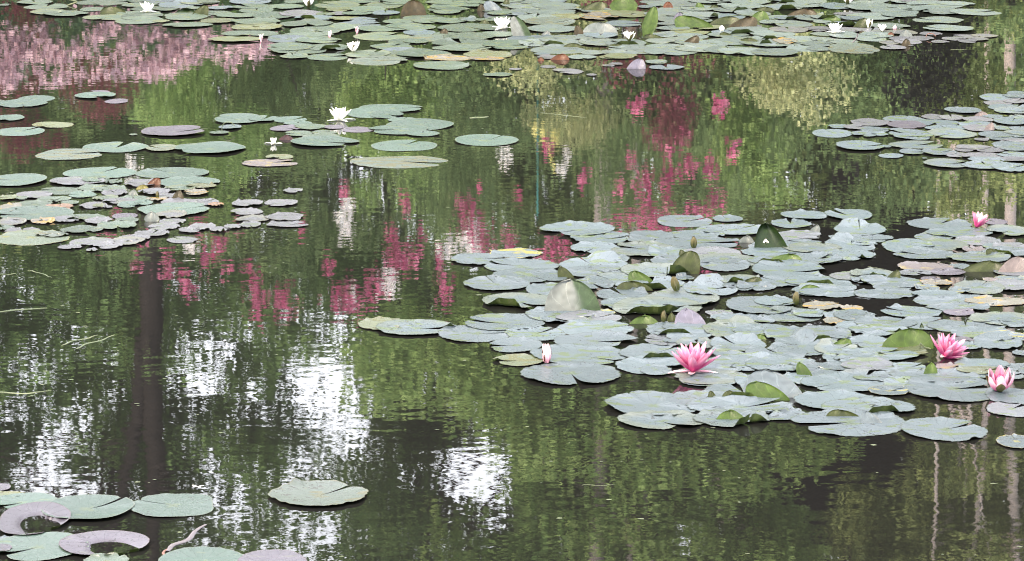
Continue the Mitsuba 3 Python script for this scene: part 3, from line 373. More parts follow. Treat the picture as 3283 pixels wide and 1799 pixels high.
LEAVES = '''A1 1180 1520 75 165 ol -.15 .3|A1 2255 2450 85 190 ol .35 .2|A1 2060 2330 105 155 dg 0 .3|A3 -60 250 10 190 br 0 .25|A3 930 1160 10 130 bl -.3 .8|A3 840 940 50 135 br 0 .2|A3 1140 1230 -10 60 ol .2 .3
A3 2030 2330 25 130 ol .4 .4|A3 1265 1490 200 430 gv -.42 .2|A3 2080 2510 265 400 gy 0 .7|A3 1990 2110 300 400 br -.2 .3|A3 860 1000 240 285 ol 0 .3|A3 1590 1710 365 415 gy .2 .4|A3 390 500 345 405 br .2 .3|A3 1830 2090 525 570 ol .1 .3|A3 2370 2600 530 560 ol 0 .3
A3 1690 1935 640 710 rb .15 .3|A3 1555 1640 675 720 rb 0 .3|A4 0 370 -40 125 gr .0 .3|A4 350 560 80 440 gr .42 .2|A4 810 1260 195 330 gr -.3 .4|A4 760 890 155 235 pu .1 .4|A4 1180 1600 195 290 ol .1 .5|A4 1400 1740 205 325 br .35 .5|A4 1650 1900 130 250 gr .15 .4
A4 1030 1150 40 95 gr -.2 .3|A4 1190 1310 70 100 ol 0 .3|A4 640 770 35 100 rb 0 .3|A4 1320 1490 395 430 ol -.3 .3|A4 1550 1800 460 500 ol -.1 .3|A4 870 1060 440 520 br .4 .3|A4 410 680 405 450 ol -.2 .3|A4 1700 1970 85 130 ol .1 .3|A4 2080 2460 105 195 br .2 .4|A4 205 440 695 815 pu .2 .6
A5 90 360 205 250 gr .2 .4|A5 500 690 220 330 ol .3 .4|A5 1060 1235 360 455 gy 0 .3|A5 1085 1210 475 555 br .1 .3|A5 570 670 375 405 br 0 .3|A5 920 1010 400 430 rb 0 .3|A6 2080 2210 440 525 pk .35 .5|A6 1430 1500 580 635 ol .3 .3|A6 1960 2150 295 350 pk .1 .5
B1 1680 1900 590 705 gy .0 .3|B1 1720 1890 205 275 rb .3 .4|B1 1590 1770 270 325 ye 0 .5|B1 1500 1640 330 415 gy 0 .4|B1 2020 2170 350 450 br .1 .4|B2 760 885 235 268 dm 0 .9
C2 160 800 850 1205 gv -.04 .25|C2 1565 1910 545 775 ol .25 .25|C2 1120 1420 755 865 gr -.3 .4|C2 970 1390 900 970 ol -.1 .3|C2 1100 1470 1245 1340 gr .05 .4|C2 1540 1660 1215 1310 ol .0 .3|C2 320 510 700 815 ol -.35 .2|C2 1680 1790 520 580 ol -.2 .3|C3 550 1085 285 660 dg -.17 .2|C3 700 1290 750 860 gr .15 .5|C3 290 560 455 560 gy .1 .3|C3 1360 1540 315 410 gy .35 .3
C3 300 660 1110 1190 ol .3 .3|C3 1250 1620 1225 1275 gr -.1 .3|C4 1500 2150 840 1000 ol .3 .4|C4 2090 2510 780 1020 pk .35 .7|C4 420 640 1000 1105 ol .3 .3|C4 1940 2200 700 750 ol -.3 .3|C6 60 500 340 540 pu -.12 1.3|C6 2180 2470 735 810 gr .3 .3|C6 1140 1330 655 725 gr 0 .5|C6 80 270 790 860 dg -.1 .3|C7 525 1250 590 850 gr .1 .3|C7 1110 1310 1080 1225 gr .1 .3|C7 1055 1130 520 580 dg 0 .3
C8 1610 2060 245 435 gr -.32 .3|C8 1560 2200 130 410 bl -.12 1.4|C8 1190 1290 360 415 ol -.2 .3|C8 1330 1490 388 430 ol 0 .3|C8 1260 1590 545 640 gr -.0 .4|C8 1580 1740 610 648 ol 0 .3|C8 2120 2280 60 190 gr -.4 .3|C9 910 1140 570 690 bl -.25 1.2|C9 530 920 548 615 ol -.15 .3'''
standing = []
for k, item in enumerate(LEAVES.replace('\n', '|').split('|')):
    tn, x0, x1, y0, y1, kind, skew, lean = item.split()
    (x0, y0), (x1, y1) = tile(tn, float(x0), float(y0)), tile(tn, float(x1), float(y1))
    A, t = water_at(x0, y1); B, _ = water_at(x1, y1)
    mid = 0.5 * (A + B)
    zf = max(float(field_at(mid[:1], mid[1:2])[0]) - 0.012, -0.012)
    A[2] = B[2] = zf
    h = (y1 - y0) * t / F / (CP + float(lean) * abs(ray(1288, y1)[2])) + 0.012
    narrow = {'A4 350': 0.35, 'A4 0': 0.7, 'B1 1680': 0.3}.get(' '.join(item.split()[:2]), 1.0)
    name = 'standing_lily_leaf' if (y1 - y0) > 26 else 'folded_lily_leaf'
    key = numbered(name)
    sv, sf, suv = sheet_mesh(A, B, h, float(skew), float(lean), {'dg': 0.25}.get(kind, 0.05), k, 1.15 if kind == 'dg' and y1 - y0 > 40 else 2.0 if y1 - y0 > 26 else 1.6, narrow)
    scene[key] = mikit.ply((sv, sf), 'leaf_' + kind, smooth=False, uv=suv) if False else mikit.ply((sv[:len(sv) // 2], sf[:(len(sf) - (len(sf) - 2 * 24 * 14)) // 2]), 'leaf_' + kind, smooth=True, uv=suv[:len(sv) // 2])
    px, py = 0.5 * (x0 + x1), 0.5 * (y0 + y1)
    pose = 'standing lily leaf' if name[0] == 's' else 'folded lily leaf'
    standing.append(dict(key=key, px=px, py=py, what=f'{WORD[kind]} {pose}'))

# ---------------------------------------------------------------- water lilies
def petal_mesh(L, W, a0, a1, cup, az, lift, r0, seed):
    r_ = np.random.default_rng(seed)
    ns, nt = 7, 11
    t = np.linspace(0, 1, nt); s = np.linspace(-1, 1, ns)
    ang = np.radians(a0 + (a1 - a0) * t)
    dr_, dz = np.cos(ang), np.sin(ang)
    rad = r0 + np.concatenate([[0], np.cumsum((dr_[1:] + dr_[:-1]) / 2)]) * L / (nt - 1)
    zz = lift + np.concatenate([[0], np.cumsum((dz[1:] + dz[:-1]) / 2)]) * L / (nt - 1)
    w = W * np.sin(np.pi * np.clip(0.14 + 0.86 * t ** 1.05, 0, 1)) ** 0.62
    w[-1] = W * 0.12
    side = w[:, None] * s[None] * 0.5
    c = cup * w[:, None] * (s[None] ** 2) * 0.5
    R = rad[:, None] - c * np.sin(ang)[:, None]
    Z = zz[:, None] + c * np.cos(ang)[:, None]
    v = np.stack([R * np.cos(az) - side * np.sin(az), R * np.sin(az) + side * np.cos(az), Z], -1).reshape(-1, 3)
    i = np.arange(ns * nt).reshape(nt, ns)
    f = np.stack([i[:-1, :-1], i[:-1, 1:], i[1:, 1:], i[1:, :-1]], -1).reshape(-1, 4)
    uv = np.stack(np.broadcast_arrays((s[None] + 1) / 2 + 0 * t[:, None], t[:, None] + 0 * s[None]), -1).reshape(-1, 2)
    return v, f, uv
def rotation(tilt_x, tilt_y):
    cx, sx, cy, sy = math.cos(tilt_x), math.sin(tilt_x), math.cos(tilt_y), math.sin(tilt_y)
    return np.array([[cy, 0, sy], [0, 1, 0], [-sy, 0, cy]]) @ np.array([[1, 0, 0], [0, cx, -sx], [0, sx, cx]])
def flower(name, px, py_base, width, whorls, label, category='water lily', group=None, tilt=(0, 0), lift=0.0, stamens=True, seed=1, rot=None):
    """whorls: (count, length and width as fractions of the flower's width, base angle, tip angle, material)"""
    pos, t = water_at(px, py_base)
    S = width * t / F * (0.9 if 'white' in label else 1.0)
    pos[2] = max(float(field_at(pos[:1], pos[1:2])[0]), 0.0) + lift * S
    M = rotation(*tilt)
    key = numbered(name)
    r_ = np.random.default_rng(seed)
    for wi, (n, L, W, a0, a1, mat) in enumerate(whorls):
        part = 'sepal' if 'sepal' in mat else 'petal'
        for k in range(n):
            az = 2 * np.pi * (k + 0.5 * (wi % 2) + r_.normal(0, 0.09)) / n + 0.4 * wi + (seed if rot is None else rot)
            v, f, uv = petal_mesh(S * L * r_.uniform(0.9, 1.08), S * W * r_.uniform(0.9, 1.1), a0 + r_.normal(0, 4), a1 + r_.normal(0, 6), 0.55, az, 0.012 * S * wi + 0.01 * S, S * (0.05 if a0 < 60 else 0.07) * (1 - 0.12 * wi), seed * 50 + k)
            pk = numbered(f'{key}__{part}')
            scene[pk] = mikit.ply((v @ M.T + pos, f), mat, smooth=True, uv=uv)
    if stamens:
        vs, fs, n = [], [], 0
        for k in range(26):
            az, L = r_.uniform(0, 6.3), S * r_.uniform(0.10, 0.16)
            v, f, uv = petal_mesh(L, S * 0.03, 70, 85 + r_.normal(0, 15), 0.1, az, 0.03 * S, S * r_.uniform(0.01, 0.05), k)
            vs.append(v); fs.append(f + n); n += len(v)
        scene[f'{key}__stamens'] = mikit.ply((np.vstack(vs) @ M.T + pos, np.vstack(fs)), 'stamen_yellow', smooth=True)
        labels[f'{key}__stamens'] = {'kind': 'stuff'}
    labels[key] = {'label': label, 'category': category}
    if group: labels[key]['group'] = group
    return key
PINK = [(4, .56, .15, 2, -2, 'petal_blush'), (8, .62, .18, 30, 52, 'petal_pink'), (8, .64, .17, 44, 66, 'petal_pink'), (7, .58, .16, 58, 80, 'petal_pink'), (5, .44, .14, 70, 88, 'petal_deep')]
CUP = [(3, .86, .36, 16, 92, 'sepal_green'), (6, 1.02, .44, 22, 104, 'petal_rose'), (6, .96, .40, 30, 104, 'petal_rose'), (6, .88, .3, 45, 98, 'petal_pink'), (5, .7, .24, 60, 98, 'petal_deep')]
WHITE = [(4, .62, .2, 6, 4, 'petal_white'), (7, .68, .26, 36, 62, 'petal_white'), (7, .62, .24, 50, 76, 'petal_white'), (6, .54, .2, 64, 86, 'petal_white')]
WCUP = [(4, .66, .3, 40, 74, 'sepal_green'), (7, .78, .34, 42, 76, 'petal_white'), (6, .72, .3, 52, 82, 'petal_white'), (5, .62, .26, 64, 88, 'petal_white')]
G1, G2 = 'pink water lilies', 'white water lilies'
flower('water_lily', 1744, 942, 118, PINK, 'wide-open pink water lily with flat pale outer petals, left of the others', group=G1, seed=3)
flower('water_lily', 2376, 900, 100, PINK[1:] + [(3, .5, .12, 4, 0, 'petal_blush')], 'pink water lily tilted right beside the big bright green standing leaf', group=G1, tilt=(0.15, 0.45), seed=7, stamens=False)
flower('water_lily', 2515, 988, 66, CUP, 'half-open pink cup-shaped water lily with an olive sepal, at the right edge', group=G1, tilt=(0.3, -0.08), seed=4, rot=-1.5)
flower('water_lily', 2455, 577, 48, [(3, .66, .24, 55, 85, 'sepal_dark'), (6, .95, .26, 50, 70, 'petal_pink'), (6, .85, .24, 62, 80, 'petal_blush')], 'small pale pink water lily tilted right, farthest back of the pink ones', group=G1, tilt=(0.1, 0.35), seed=5, stamens=False)
flower('water_lily', 855, 304, 62, [(4, .68, .16, 4, 2, 'petal_white')] + WHITE[1:] , 'white water lily alone on open water with its mirror image below', group=G2, seed=2)
flower('water_lily', 688, 363, 44, [(4, .55, .2, 5, 0, 'petal_white'), (5, .42, .26, 50, 80, 'petal_white'), (4, .36, .22, 62, 85, 'petal_white')], 'small half-sunk white water lily beside a dark maroon leaf', group=G2, seed=6)
flower('water_lily', 890, 133, 42, WCUP, 'white water lily at the near left margin of the far raft', group=G2, tilt=(0.0, -0.1), seed=8, stamens=False)
flower('water_lily', 1264, 74, 56, WHITE, 'white water lily left of the tall grey-green sail-shaped leaf', group=G2, seed=9)
flower('water_lily', 1583, 107, 40, WCUP, 'white water lily just left of the tall leaning green leaf', group=G2, seed=10, stamens=False)
flower('water_lily', 2100, 85, 46, WHITE, 'white open water lily left of the twin upright white lilies', group=G2, seed=12)
flower('water_lily', 2186, 73, 28, [(4, .9, .34, 55, 88, 'sepal_green'), (6, .98, .4, 55, 90, 'petal_white'), (5, .9, .34, 62, 92, 'petal_white')], 'tall narrow cream-white lily, left one of an upright pair', group=G2, seed=13, stamens=False)
flower('water_lily', 2219, 83, 30, WCUP, 'cream-white lily, right one of an upright pair', group=G2, seed=14, stamens=False)
flower('water_lily', 371, 34, 46, WHITE, 'white spiky water lily near the top left, beside a dark folded leaf', group=G2, seed=15)
flower('water_lily', 776, 20, 40, WCUP, 'white water lily cut by the top edge, left of the brown standing leaf', group=G2, seed=16, stamens=False)
flower('water_lily', 2132, 15, 36, WCUP, 'white water lily at the top edge, right part of the raft', group=G2, seed=17, stamens=False)
flower('water_lily', 470, 4, 46, WHITE, 'white water lily cut by the top edge, right of the spiky one', group=G2, seed=18)
flower('water_lily', 2190, 4, 26, WCUP, 'small white water lily barely inside the top edge at right', group=G2, seed=19, stamens=False)
BUD = [(4, 1.5, .8, 66, 108, 'sepal_green'), (4, 1.4, .7, 70, 106, 'bud_olive')]
flower('lily_bud', 1375, 914, 36, [(3, 1.2, .5, 62, 100, 'sepal_dark'), (5, 1.35, .66, 60, 102, 'petal_blush'), (5, 1.28, .55, 66, 100, 'petal_blush'), (4, 1.1, .4, 74, 96, 'petal_pink')], 'pale pink half-open bud with dark sepals beside its mirror image', 'flower bud', 'lily buds', seed=21, stamens=False, rot=-1.2)
flower('lily_bud', 1703, 737, 26, BUD, 'tall tan lily bud leaning left among the near pads', 'flower bud', 'lily buds', tilt=(0, -0.25), seed=22, stamens=False)
flower('lily_bud', 2003, 768, 24, BUD, 'upright olive lily bud with a pale tip, right of centre', 'flower bud', 'lily buds', seed=23, stamens=False)
flower('lily_bud', 1669, 816, 20, BUD, 'slim olive lily bud beside a bright green folded edge', 'flower bud', 'lily buds', seed=24, stamens=False)
flower('lily_bud', 1745, 626, 20, BUD, 'small olive bud left of the dark green arched leaf', 'flower bud', 'lily buds', seed=25, stamens=False)
flower('lily_bud', 1925, 625, 22, [(4, 1.0, .8, 75, 110, 'petal_white'), (4, 1.0, .7, 78, 104, 'bud_olive')], 'cream bud sheltered under the dark green arched leaf', 'flower bud', 'lily buds', seed=26, stamens=False)
flower('lily_bud', 2251, 76, 15, [(4, 1.0, .7, 75, 100, 'petal_blush'), (3, .9, .6, 75, 100, 'petal_blush')], 'tiny pinkish bud right of the cream-white pair', 'flower bud', 'lily buds', seed=27, stamens=False)
flower('lily_bud', 1816, 80, 17, [(4, .9, .8, 65, 100, 'petal_white'), (3, .9, .6, 75, 100, 'petal_white')], 'tiny white bud in front of the olive diagonal leaf', 'flower bud', 'lily buds', seed=28, stamens=False)
flower('lily_bud', 396, 499, 12, BUD, 'thin yellowish bud in the left raft', 'flower bud', 'lily buds', seed=29, stamens=False)
for k, (px, py, w, h) in enumerate(((657, 106, 12, 24), (829, 97, 12, 20), (898, 84, 11, 20))):
    flower('faded_lily', px, py, w, [(3, h / w, .7, 82, 130, 'petal_blush'), (2, h / w, .5, 86, 60, 'petal_white')],
           ('curled white faded lily on the left of three, far raft', 'curled white faded lily in the middle of three, far raft', 'curled white faded lily on the right of three, far raft')[k], 'faded flower', 'faded lilies', seed=30 + k, stamens=False)

# ---------------------------------------------------------------- stems, reeds and drift
def tube(points, radii, sides=8):
    p = np.asarray(points, float); r = np.broadcast_to(radii, (len(p),))
    tg = np.gradient(p, axis=0); tg /= np.linalg.norm(tg, axis=1, keepdims=True) + 1e-12
    a = np.cross(tg, np.where(np.abs(tg[:, 2:]) < 0.9, [0, 0, 1.0], [1.0, 0, 0])); a /= np.linalg.norm(a, axis=1, keepdims=True) + 1e-12
    b = np.cross(tg, a); ang = np.arange(sides) * 2 * np.pi / sides
    v = (p[:, None] + r[:, None, None] * (np.cos(ang)[None, :, None] * a[:, None] + np.sin(ang)[None, :, None] * b[:, None])).reshape(-1, 3)
    i, j = np.meshgrid(np.arange(len(p) - 1), np.arange(sides), indexing='ij')
    f = np.stack([i * sides + j, i * sides + (j + 1) % sides, (i + 1) * sides + (j + 1) % sides, (i + 1) * sides + j], -1).reshape(-1, 4)
    return v, f
def floating(name, tn, pts, width_px, mat, label, cat):
    w = [water_at(*tile(tn, *q)) for q in pts]
    p = np.array([a for a, _ in w]); t = w[0][1]
    s = np.linspace(0, 1, len(p)); ss = np.linspace(0, 1, 12)
    p = np.stack([np.interp(ss, s, p[:, k]) for k in range(3)], -1)
    p[:, 2] = 0.001 + 0.002 * np.sin(ss * 9)
    p[:, 1] += 0.02 * np.sin(ss * 5 + len(counts)) * ss; p[:, 0] += 0.006 * np.sin(ss * 11 + len(counts))
    key = numbered(name)
    v, f = tube(p, width_px * K / TILES[tn][2] * t / F * (0.3 + 0.7 * np.sin(np.pi * (0.15 + 0.8 * ss))))
    v[:, 2] = np.maximum(v[:, 2] * 0.4, 0.0005 * (v[:, 2] > 0.001))
    scene[key] = mikit.ply((v, f), mat, smooth=True)
    labels[key] = {'label': label, 'category': cat}
floating('reed_blade', 'Z4', [(-60, 945), (150, 925), (370, 902)], 14, 'straw', 'thick pale green reed blade floating at the left edge', 'reed')
floating('reed_blade', 'Z4', [(450, 1192), (600, 1145), (745, 1108)], 10, 'straw', 'upper of two pale reed blades floating side by side at left', 'reed')
floating('reed_blade', 'Z4', [(560, 1218), (700, 1165), (870, 1108)], 11, 'straw', 'lower of two pale reed blades floating side by side at left', 'reed')
floating('reed_blade', 'Z4', [(200, 625), (300, 645), (400, 675)], 6, 'straw', 'thin bent reed blade floating below the left raft', 'reed')
floating('reed_blade', 'Z4', [(-30, 660), (130, 648)], 6, 'straw', 'thin straight reed blade at the left edge below the left raft', 'reed')
floating('reed_blade', 'Z2', [(1500, 850), (1700, 868), (1860, 884)], 6, 'straw', 'thin pale reed blade floating in open water at centre top', 'reed')
floating('reed_blade', 'Z1', [(1300, 966), (1570, 964)], 7, 'straw', 'straw-coloured dead reed lying along a purple pad, upper left', 'reed')
floating('reed_blade', 'C4', [(130, 922), (400, 950)], 8, 'straw', 'short white reed blade in the dark gap of the near raft', 'reed')
floating('reed_blade', 'A5', [(1680, 605), (1890, 600)], 9, 'straw', 'pale broken reed floating at upper right', 'reed')
floating('reed_blade', 'C6', [(1, 1400), (2, 1400)], 0.1, 'straw', 'x', 'reed') if False else None
floating('drifting_leaf_scrap', 'Z2', [(965, 890), (1050, 884), (1120, 876)], 16, 'straw', 'pale scrap of leaf drifting in open water above centre', 'leaf scrap')
floating('drifting_leaf_scrap', 'Z7', [(-60, 140), (150, 145), (380, 132)], 14, 'straw', 'long pale scum streak drifting at the left edge', 'leaf scrap')
floating('drifting_leaf_scrap', 'Z8', [(1800, 838), (1930, 832), (2060, 836)], 5, 'straw', 'thin pale scrap drifting at bottom right of centre', 'leaf scrap')
floating('drifting_leaf_scrap', 'Z7', [(1440, 840), (1525, 845)], 9, 'petal_white', 'tiny white scrap above the bottom left pads', 'leaf scrap')
def standing_stem(name, tn, pts, base, radius, mat, label, cat='reed'):
    bx, by = tile(tn, *base); w, t = water_at(bx, by)
    p = []
    for q in pts:
        x, y = tile(tn, *q); p.append([w[0] + (x - bx) * t / F, w[1], max((by - y) * t / F / CP, -0.02)])
    p = np.array(p); s = np.linspace(0, 1, len(p)); ss = np.linspace(0, 1, 16)
    p = np.stack([np.interp(ss, s, p[:, k]) for k in range(3)], -1)
    key = numbered(name)
    scene[key] = mikit.ply(tube(p, radius), mat, smooth=True)
    labels[key] = {'label': label, 'category': cat}
floating('dead_reed', 'Z7', [(1240, 1335), (1380, 1250), (1540, 1140)], 26, 'purple_stem', 'thick purple-grey stem lying in the water at bottom left', 'reed')
floating('dead_reed', 'Z7', [(1215, 1400), (1235, 1365), (1250, 1325)], 14, 'red_stem', 'reddish stem end by the bottom edge', 'reed')
standing_stem('dead_reed', 'B2', [(362, 205), (362, 175), (375, 150), (400, 137), (430, 142), (455, 165)], (400, 205), 0.0022, 'straw', 'thin looped stem arching over a small pad, upper left')
standing_stem('dead_reed', 'A5', [(500, 520), (540, 480), (560, 440), (560, 410)], (500, 525), 0.004, 'purple_stem', 'crooked grey stem sticking up among the far right pads')
standing_stem('dead_reed', 'A5', [(1390, 450), (1400, 420), (1430, 405), (1480, 415), (1510, 440)], (1400, 460), 0.003, 'red_stem', 'thin red arched stem in the far right pads')
standing_stem('dead_reed', 'A1', [(780, 70), (840, 50), (920, 25), (860, 8), (790, -8)], (780, 70), 0.005, 'straw', 'bent straw-coloured stalk at the top left edge')
standing_stem('dead_reed', 'C7', [(1065, 850), (1065, 770), (1130, 830), (1210, 850)], (1210, 880), 0.0025, 'straw', 'thin straw stem reaching from the tilted pink lily')

# specks of pollen, petals and leaf crumbs afloat between the pads
def specks():
    r_ = np.random.default_rng(91)
    vs, fs, n = [], [], 0
    for _ in range(420):
        px, py = r_.uniform(-50, 2620), r_.uniform(20, 1412)
        c, t = water_at(px, py)
        if field_at(c[:1], c[1:2])[0] > 0 or r_.random() > meshkit.noise(np.array([[px / 260, py / 90, 3.0]]))[0] * 1.2: continue
        a = np.arange(7) * 2 * np.pi / 7
        rad = r_.uniform(0.0015, 0.0055) * r_.uniform(0.6, 1.2, 7)
        v = np.stack([c[0] + rad * np.cos(a) * r_.uniform(1, 2.2), c[1] + rad * np.sin(a) * 1.3, np.full(7, 0.0012)], -1)
        vs.append(np.vstack([v, [[c[0], c[1], 0.0022]]])); fs.append(np.stack([np.arange(7), (np.arange(7) + 1) % 7, np.full(7, 7)], -1) + n); n += 8
    scene['floating_specks'] = mikit.ply((np.vstack(vs), np.vstack(fs)), 'straw', smooth=True)
    labels['floating_specks'] = {'label': 'specks of pollen and leaf crumbs afloat on the open water', 'category': 'floating debris', 'kind': 'stuff'}
specks()
# ---------------------------------------------------------------- the far bank, seen mirrored in the water
def leaves(P, size, r_, up=0.45, ratio=0.6):
    n = len(P)
    N = r_.normal(size=(n, 3)); N /= np.linalg.norm(N, axis=1, keepdims=True); N[:, 2] += up; N /= np.linalg.norm(N, axis=1, keepdims=True)
    Tn = np.cross(N, r_.normal(size=(n, 3))); Tn /= np.linalg.norm(Tn, axis=1, keepdims=True)
    B = np.cross(N, Tn)
    s = size * r_.uniform(0.7, 1.3, (n, 1))
    v = np.stack([P - Tn * s * 0.5, P + B * s * ratio * 0.5, P + Tn * s * 0.5, P - B * s * ratio * 0.5], 1).reshape(-1, 3)
    f = np.arange(4 * n).reshape(n, 4)
    uv = np.repeat(r_.random((n, 2)), 4, axis=0)
    return v, f, uv
def blob(c, r, n, r_, shell=0.45):
    d = r_.normal(size=(n, 3)); d /= np.linalg.norm(d, axis=1, keepdims=True)
    return np.asarray(c) + d * np.asarray(r) * (r_.random((n, 1)) ** shell)
def leafy(key, P, size, mat, seed, **k):
    v, f, uv = leaves(np.asarray(P), size, np.random.default_rng(seed), **k)
    scene[key] = mikit.ply((v, f), 'foliage_' + mat, uv=uv)
    labels[key] = {'kind': 'stuff'}
def tag(key, label, cat, group=None):
    labels[key] = {'label': label, 'category': cat}
    if group: labels[key]['group'] = group
def shrub(name, boxes, dist, mat, label, cat, size=0.06, dens=1.0, bloom=None, group=None, seed=0, bsize=0.05, z0=None):
    """boxes: (x0, x1, y0, y1) of its mirror image; filled with leaf clumps from the ground up"""
    r_ = np.random.default_rng(1000 + seed)
    P, twigs = [], []
    for (x0, x1, y0, y1) in boxes:
        a, b = bank_at(x0, y0, dist), bank_at(x1, y1, dist)
        lo, hi = min(a[2], b[2]), max(a[2], b[2])
        wid = b[0] - a[0]
        n = max(3, int(wid * (hi - lo) / 0.16))
        for _ in range(n):
            u = r_.random()
            rad = r_.uniform(0.2, 0.4) * min(1, 0.5 + 0.5 * (hi - lo))
            c = [a[0] + wid * r_.random(), dist + r_.uniform(-0.4, 0.6), lo + (hi - lo - 0.15) * u]
            P.append(blob(c, [rad, rad, rad * 0.85], int(420 * dens * rad * rad / 0.09 * (0.06 / size) ** 2 * 0.5), r_))
            twigs.append(c)
    key = numbered(name)
    leafy(f'{key}__foliage', np.vstack(P), size, mat, seed)
    for k in range(3):
        c = twigs[r_.integers(len(twigs))]
        base = np.array([c[0] * 0.5 + np.mean([q[0] for q in twigs]) * 0.5, dist + 0.7, 0.2]); c = np.array([c[0], dist + 0.6, 0.2 + 0.5 * (c[2] - 0.2)])
        scene[numbered(f'{key}__stem')] = mikit.ply(tube([base, base * 0.4 + c * 0.6, c], [0.014, 0.01, 0.006], 6), 'bark_dark', smooth=True)
    if bloom:
        for bmat, spots, num in bloom:
            Q = []
            for (px, py, rx, ry) in spots:
                d = dist - 0.55
                c = bank_at(px, py, d); sx, sz = rx * d / F, ry * d / F
                m = max(9, int(1.35 * num * rx * ry / 330))
                Q.append(np.array(c) + r_.normal(size=(m, 3)) * [sx * 0.85, 0.1, sz * 0.78])
            leafy(f'{key}__blossom' if f'{key}__blossom' not in scene else numbered(f'{key}__bloom'), np.vstack(Q), bsize, bmat, seed + 7, up=0.1, ratio=0.9)
    tag(key, label, cat, group)
    return key
r0 = np.random.default_rng(5)
# pale pink flowering bushes at the water's edge
def scatter(n, x0, x1, y0, y1, rx, ry, fn=None):
    out = []
    while len(out) < n:
        x, y = r0.uniform(x0, x1), r0.uniform(y0, y1)
        if fn is None or r0.random() < fn(x, y): out.append((x, y, r0.uniform(0.6, 1.3) * rx, r0.uniform(0.6, 1.3) * ry))
    return out
pinkd = lambda x, y: (0.25 if y < 70 else 1.0) * (1.0 if y < 225 - 0.12 * x else 0.1)
shrub('flowering_bush', [(-420, -60, -140, 215)], 25.2, 'blue', 'pale pink flowering bush beyond the left edge of the mirror image', 'bush', dens=1.8, bloom=[('pale_pink', scatter(45, -420, -40, 30, 220, 22, 15, pinkd), 24)], group='pink bushes on the far bank', seed=1, size=0.042)
shrub('flowering_bush', [(-80, 330, -140, 205)], 25.2, 'blue', 'pale pink flowering bush mirrored in the top left corner', 'bush', dens=1.8, bloom=[('pale_pink', scatter(46, -60, 330, 25, 222, 24, 15, pinkd), 26)], group='pink bushes on the far bank', seed=2, size=0.042)
shrub('flowering_bush', [(310, 740, -140, 170)], 25.4, 'blue', 'pale pink flowering bush mirrored right of the top left corner', 'bush', dens=1.8, bloom=[('pale_pink', scatter(40, 330, 680, 20, 205, 24, 16, pinkd), 26)], group='pink bushes on the far bank', seed=3, size=0.042)
# maroon shrubs
shrub('maroon_shrub', [(-200, 330, -60, 330), (40, 230, 300, 430)], 27.5, 'maroon', 'dark maroon maple mirrored below the pink bushes at left', 'shrub', dens=1.3, seed=4, size=0.042)
shrub('maroon_shrub', [(1520, 1770, -60, 300), (1560, 1720, 280, 340), (1670, 1760, 300, 420)], 26.5, 'maroon', 'maroon shrub mirrored right of the top centre', 'shrub', dens=0.8, seed=5, size=0.042)
# hedge of mixed greens behind the water's edge
GREENS = [((-500, -150), 520, 'mid'), ((-200, 140), 600, 'dark'), ((90, 420), 640, 'mid'), ((360, 640), 560, 'bright'), ((600, 900), 610, 'mid'), ((840, 1130), 580, 'bright'), ((1090, 1330), 640, 'mid'), ((1480, 1760), 640, 'mid'),
          ((1740, 2040), 580, 'bright'), ((1990, 2320), 600, 'mid'), ((2260, 2600), 640, 'olive'), ((2560, 2950), 560, 'mid')]
HL = ['left of the frame', 'behind the left edge', 'above the left raft', 'behind the teal-green pads', 'below the loose pads', 'in the open water left of centre', 'at the centre', 'behind the roses right of centre', 'above the right raft', 'dark at upper right', 'behind the right raft', 'right of the frame']
for k, ((x0, x1), top, mat) in enumerate(GREENS):
    shrub('green_shrub', [(x0, x1, -120, top - 120), (x0 + 60, x1 - 60, 150, top)], 29.0 + 1.2 * (k % 3), mat, f'green shrub of the far bank mirrored {HL[k]}', 'shrub', dens=1.7, seed=20 + k, size=0.058, group='green shrubs on the far bank')
shrub('pale_shrub', [(1840, 2075, -80, 300), (1880, 2040, 250, 350)], 27.2, 'pale', 'pale yellow-green shrub mirrored under the right part of the far raft', 'shrub', dens=1.2, seed=40, size=0.04)
shrub('pale_shrub', [(1310, 1520, -60, 380)], 28.2, 'pale', 'pale green shrub with yellow blooms mirrored above centre', 'shrub', dens=1.5, bloom=[('yellow_bloom', [(1388, 375, 9, 22), (1362, 350, 8, 14), (1395, 345, 10, 14), (1345, 330, 9, 12)], 26)], seed=41, size=0.04)
shrub('yew_shrub', [(2290, 2580, -160, 270)], 26.6, 'yew', 'almost black clipped yew mirrored in the top right corner', 'shrub', dens=1.8, seed=43, size=0.05)
shrub('pale_shrub', [(2575, 2800, 60, 330)], 26.4, 'mid', 'fresh green shrub mirrored at the right edge near the top', 'shrub', dens=1.4, seed=44, size=0.06)
shrub('hedge', [(-900, 3500, -220, 470)], 33.5, 'mid', 'long green hedge closing the garden behind the roses', 'hedge', dens=1.6, seed=60, size=0.08)
